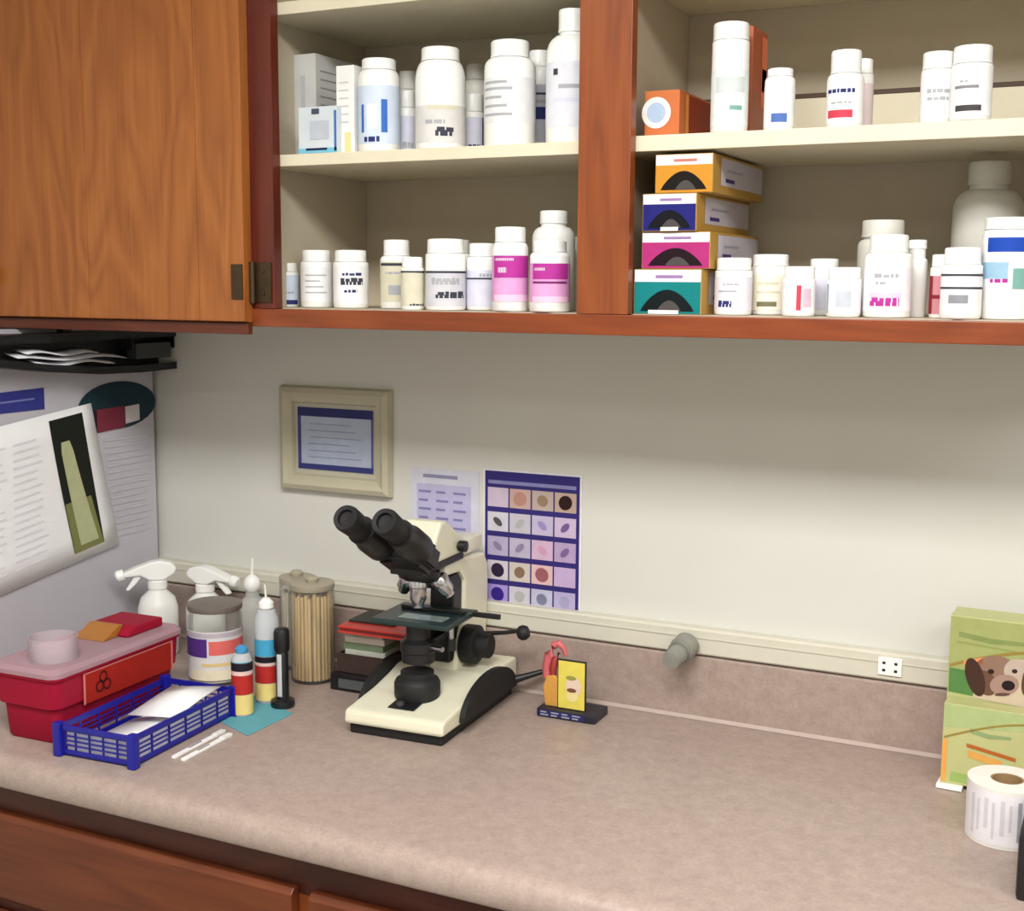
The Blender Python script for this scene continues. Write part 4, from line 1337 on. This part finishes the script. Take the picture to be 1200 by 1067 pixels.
pts = [(-.040, -.006, .058), (-.041, -.005, .076), (-.037, -.004, .096), (-.029, -.003, .112), (-.020, -.003, .116), (-.012, -.003, .108), (-.008, -.003, .097)]
MB().tube(pts, [.006, .0075, .008, .007, .0055, .0045, .003], 14).build('pink_model', pm('pink_model', S(196, 96, 100), .4), ds)
pts = [(-.028, -.007, .060), (-.029, -.006, .075), (-.026, -.005, .090), (-.020, -.004, .101)]
MB().tube(pts, [.005, .0065, .006, .003], 12).build('maroon_core', pm('maroon_core', S(150, 52, 50), .4), ds)

# ------------------------------------------------------------------ right end: dog treat boxes, label roll, black device
M_gbox = pm('box_pale_green', S(178, 182, 124), .45, .05, 14)
bxL = at_y(1106, 880, -.10).x
pb = thing('puppy_box', 'upright pale green box with a puppy photograph by the backsplash', 'box', (bxL, -.10, HC + .001), math.radians(-2))
BH = .234
MB().box(0, .165, -.001, .052, 0, BH, .001).build('body', M_gbox, pb)
MB().poly([(-.0006, .0, .001), (-.0006, .051, .001), (-.0006, .051, .115), (-.0006, .0, .115)], [(0, 1, 2, 3)]).build('orange_side', ink(226, 130, 64), pb, fix=False)


def bprint(name, pts, rgb, off):
    return MB().poly([(a, -.001 - off, b) for a, b in pts], [tuple(range(len(pts)))]).build(name, ink(*rgb), pb, fix=False)


def ell(cx, cz, a, b, rot=0, n=24):
    return [(cx + a * math.cos(2 * math.pi * k / n) * math.cos(rot) - b * math.sin(2 * math.pi * k / n) * math.sin(rot),
             cz + a * math.cos(2 * math.pi * k / n) * math.sin(rot) + b * math.sin(2 * math.pi * k / n) * math.cos(rot)) for k in range(n)]


bprint('upper_field', [(.001, .125), (.164, .118), (.164, .232), (.001, .232)], (158, 164, 104), .0003)
bprint('title_mark', [(.012, .205), (.055, .200), (.110, .203), (.110, .208), (.055, .207), (.012, .212)], (128, 142, 84), .0006)
bprint('title_mark', [(.010, .196), (.120, .190), (.120, .1925), (.010, .199)], (142, 152, 90), .0006)
arcp = [(.002 + .16 * k / 12, .165 + .034 * math.sin(math.pi * (k / 12) * .6)) for k in range(13)]
bprint('arc_line', arcp + [(a, b - .004) for a, b in reversed(arcp)], (150, 126, 60), .0009)
bprint('arc_patch', [(.020, .172), (.045, .180), (.045, .170), (.020, .166)], (226, 140, 96), .0010)
bprint('green_patch', [(.002, .126), (.034, .124), (.036, .150), (.030, .158), (.002, .160)], (84, 126, 70), .0006)
pf = bprint('photo_field', [(.034, .122), (.098, .118), (.164, .116), (.164, .186), (.090, .184), (.060, .176), (.040, .160)], (196, 178, 156), .0007)
dz = .009
bprint('puppy_ear', ell(.036, .142 + dz, .012, .027, .3), (66, 44, 36), .0012)
bprint('puppy_head', ell(.062, .150 + dz, .030, .026, .2), (140, 110, 94), .0010)
bprint('puppy_cheek', ell(.050, .136 + dz, .014, .018, .5), (104, 74, 60), .0011)
bprint('puppy_blaze', ell(.086, .160 + dz, .013, .016, -.5), (186, 168, 154), .0011)
bprint('puppy_muzzle', ell(.074, .137 + dz, .019, .014, .35), (160, 130, 118), .0013)
bprint('puppy_ear', ell(.104, .150 + dz, .008, .024, -.15), (92, 64, 50), .0012)
bprint('puppy_eye', ell(.056, .153 + dz, .0042, .0034, .2, 12), (44, 30, 26), .0016)
bprint('puppy_eye', ell(.086, .158 + dz, .0036, .0030, .2, 12), (52, 36, 32), .0016)
bprint('puppy_nose', ell(.079, .137 + dz, .0085, .0070, .2, 16), (34, 24, 26), .0017)
bprint('puppy_mouth', ell(.072, .1235 + dz, .010, .0022, .2, 16), (96, 68, 60), .0016)
bprint('dark_corner', [(.114, .118), (.164, .116), (.164, .165), (.118, .160)], (52, 62, 40), .0011)

fb = thing('front_box', 'lower green and yellow printed carton standing in front of the puppy box', 'box', (bxL + .001, -.132, HC + .001), math.radians(-2))
FH = .119
MB().box(0, .165, -.001, .028, .006, FH, .001).build('body', pm('box_pale_yellow', S(184, 184, 128), .45, .05, 14), fb)
MB().box(-.004, .030, -.010, .027, 0, .0058, .001).build('base_lip', M_white, fb)


def fprint(name, pts, rgb, off):
    return MB().poly([(a, -.001 - off, b) for a, b in pts], [tuple(range(len(pts)))]).build(name, ink(*rgb), fb, fix=False)


fprint('green_band', [(.001, .085), (.164, .100), (.164, .118), (.001, .118)], (168, 182, 126), .0003)
arcp = [(.002 + .16 * k / 12, .072 + .036 * math.sin(math.pi * (k / 12) * .62)) for k in range(13)]
fprint('arc_line', arcp + [(a, b - .003) for a, b in reversed(arcp)], (150, 130, 66), .0006)
fprint('orange_stripe', [(.001, .008), (.007, .008), (.007, .070), (.001, .066)], (226, 160, 80), .0006)
fprint('title_mark', [(.036, .082), (.060, .078), (.088, .081), (.088, .085), (.060, .084), (.036, .088)], (140, 160, 110), .0006)
fprint('orange_title', [(.032, .062), (.095, .052), (.095, .057), (.032, .067)], (176, 96, 40), .0008)
fprint('orange_title', [(.034, .048), (.078, .040), (.078, .050), (.034, .058)], (216, 160, 84), .0006)
fprint('blue_patch', [(.060, .012), (.164, .008), (.164, .036), (.085, .034), (.064, .024)], (84, 128, 130), .0006)
fprint('dark_patch', [(.085, .010), (.164, .007), (.164, .022), (.092, .020)], (40, 70, 76), .0009)
fprint('green_patch', [(.012, .010), (.050, .010), (.048, .022), (.014, .024)], (150, 176, 100), .0006)

rc = at_y(1166, 998, -.28)
lr = thing('label_roll', 'white roll of printed labels standing on end at the right edge', 'roll', (rc.x + .008, -.262, HC + .0005))
RR = .047
MB().lathe([(RR, 0), (RR, .074), (.020, .0745), (.020, .0005)], 48).build('roll', pm('roll_paper', S(226, 222, 216), .6, .03, 40), lr)
MB().lathe([(.0198, .0002), (.0198, .0735), (.0175, .0738), (.0175, .0004)], 32).build('core', pm('cardboard_core', S(150, 120, 84), .8), lr)
fa = math.degrees(math.atan2(CAM.y + .26, CAM.x - rc.x))
lab = MB().arc(RR + .0006, .004, .070, fa - 75, fa + 75).build('outer_label', ink(224, 220, 224), lr, fix=False)
for k in range(9):
    a = -55 + 12 * k
    MB().arc(RR + .0010, .012 + .006 * (k % 3), .062 - .004 * (k % 2), fa + a, fa + a + (4 if k % 2 else 6), 2).build('print', ink(202, 198, 206) if k != 6 else ink(160, 158, 168), lab, fix=False)

bp_ = at_z(1190, 1055, HC)
bk = thing('black_printer', 'black boxy device cut off by the right edge of the picture', 'device', (bp_.x - .001, bp_.y, HC))
MB().box(0, .16, 0, .13, 0, .078, .006).build('housing', M_black, bk)
MB().box(.012, .148, -.0015, -.0002, .028, .046, .0005).build('slot_panel', pm('slot_grey', S(120, 118, 118), .4), bk)
MB().box(.02, .14, .02, .11, .0782, .084, .002).build('top_cover', M_rubber, bk)
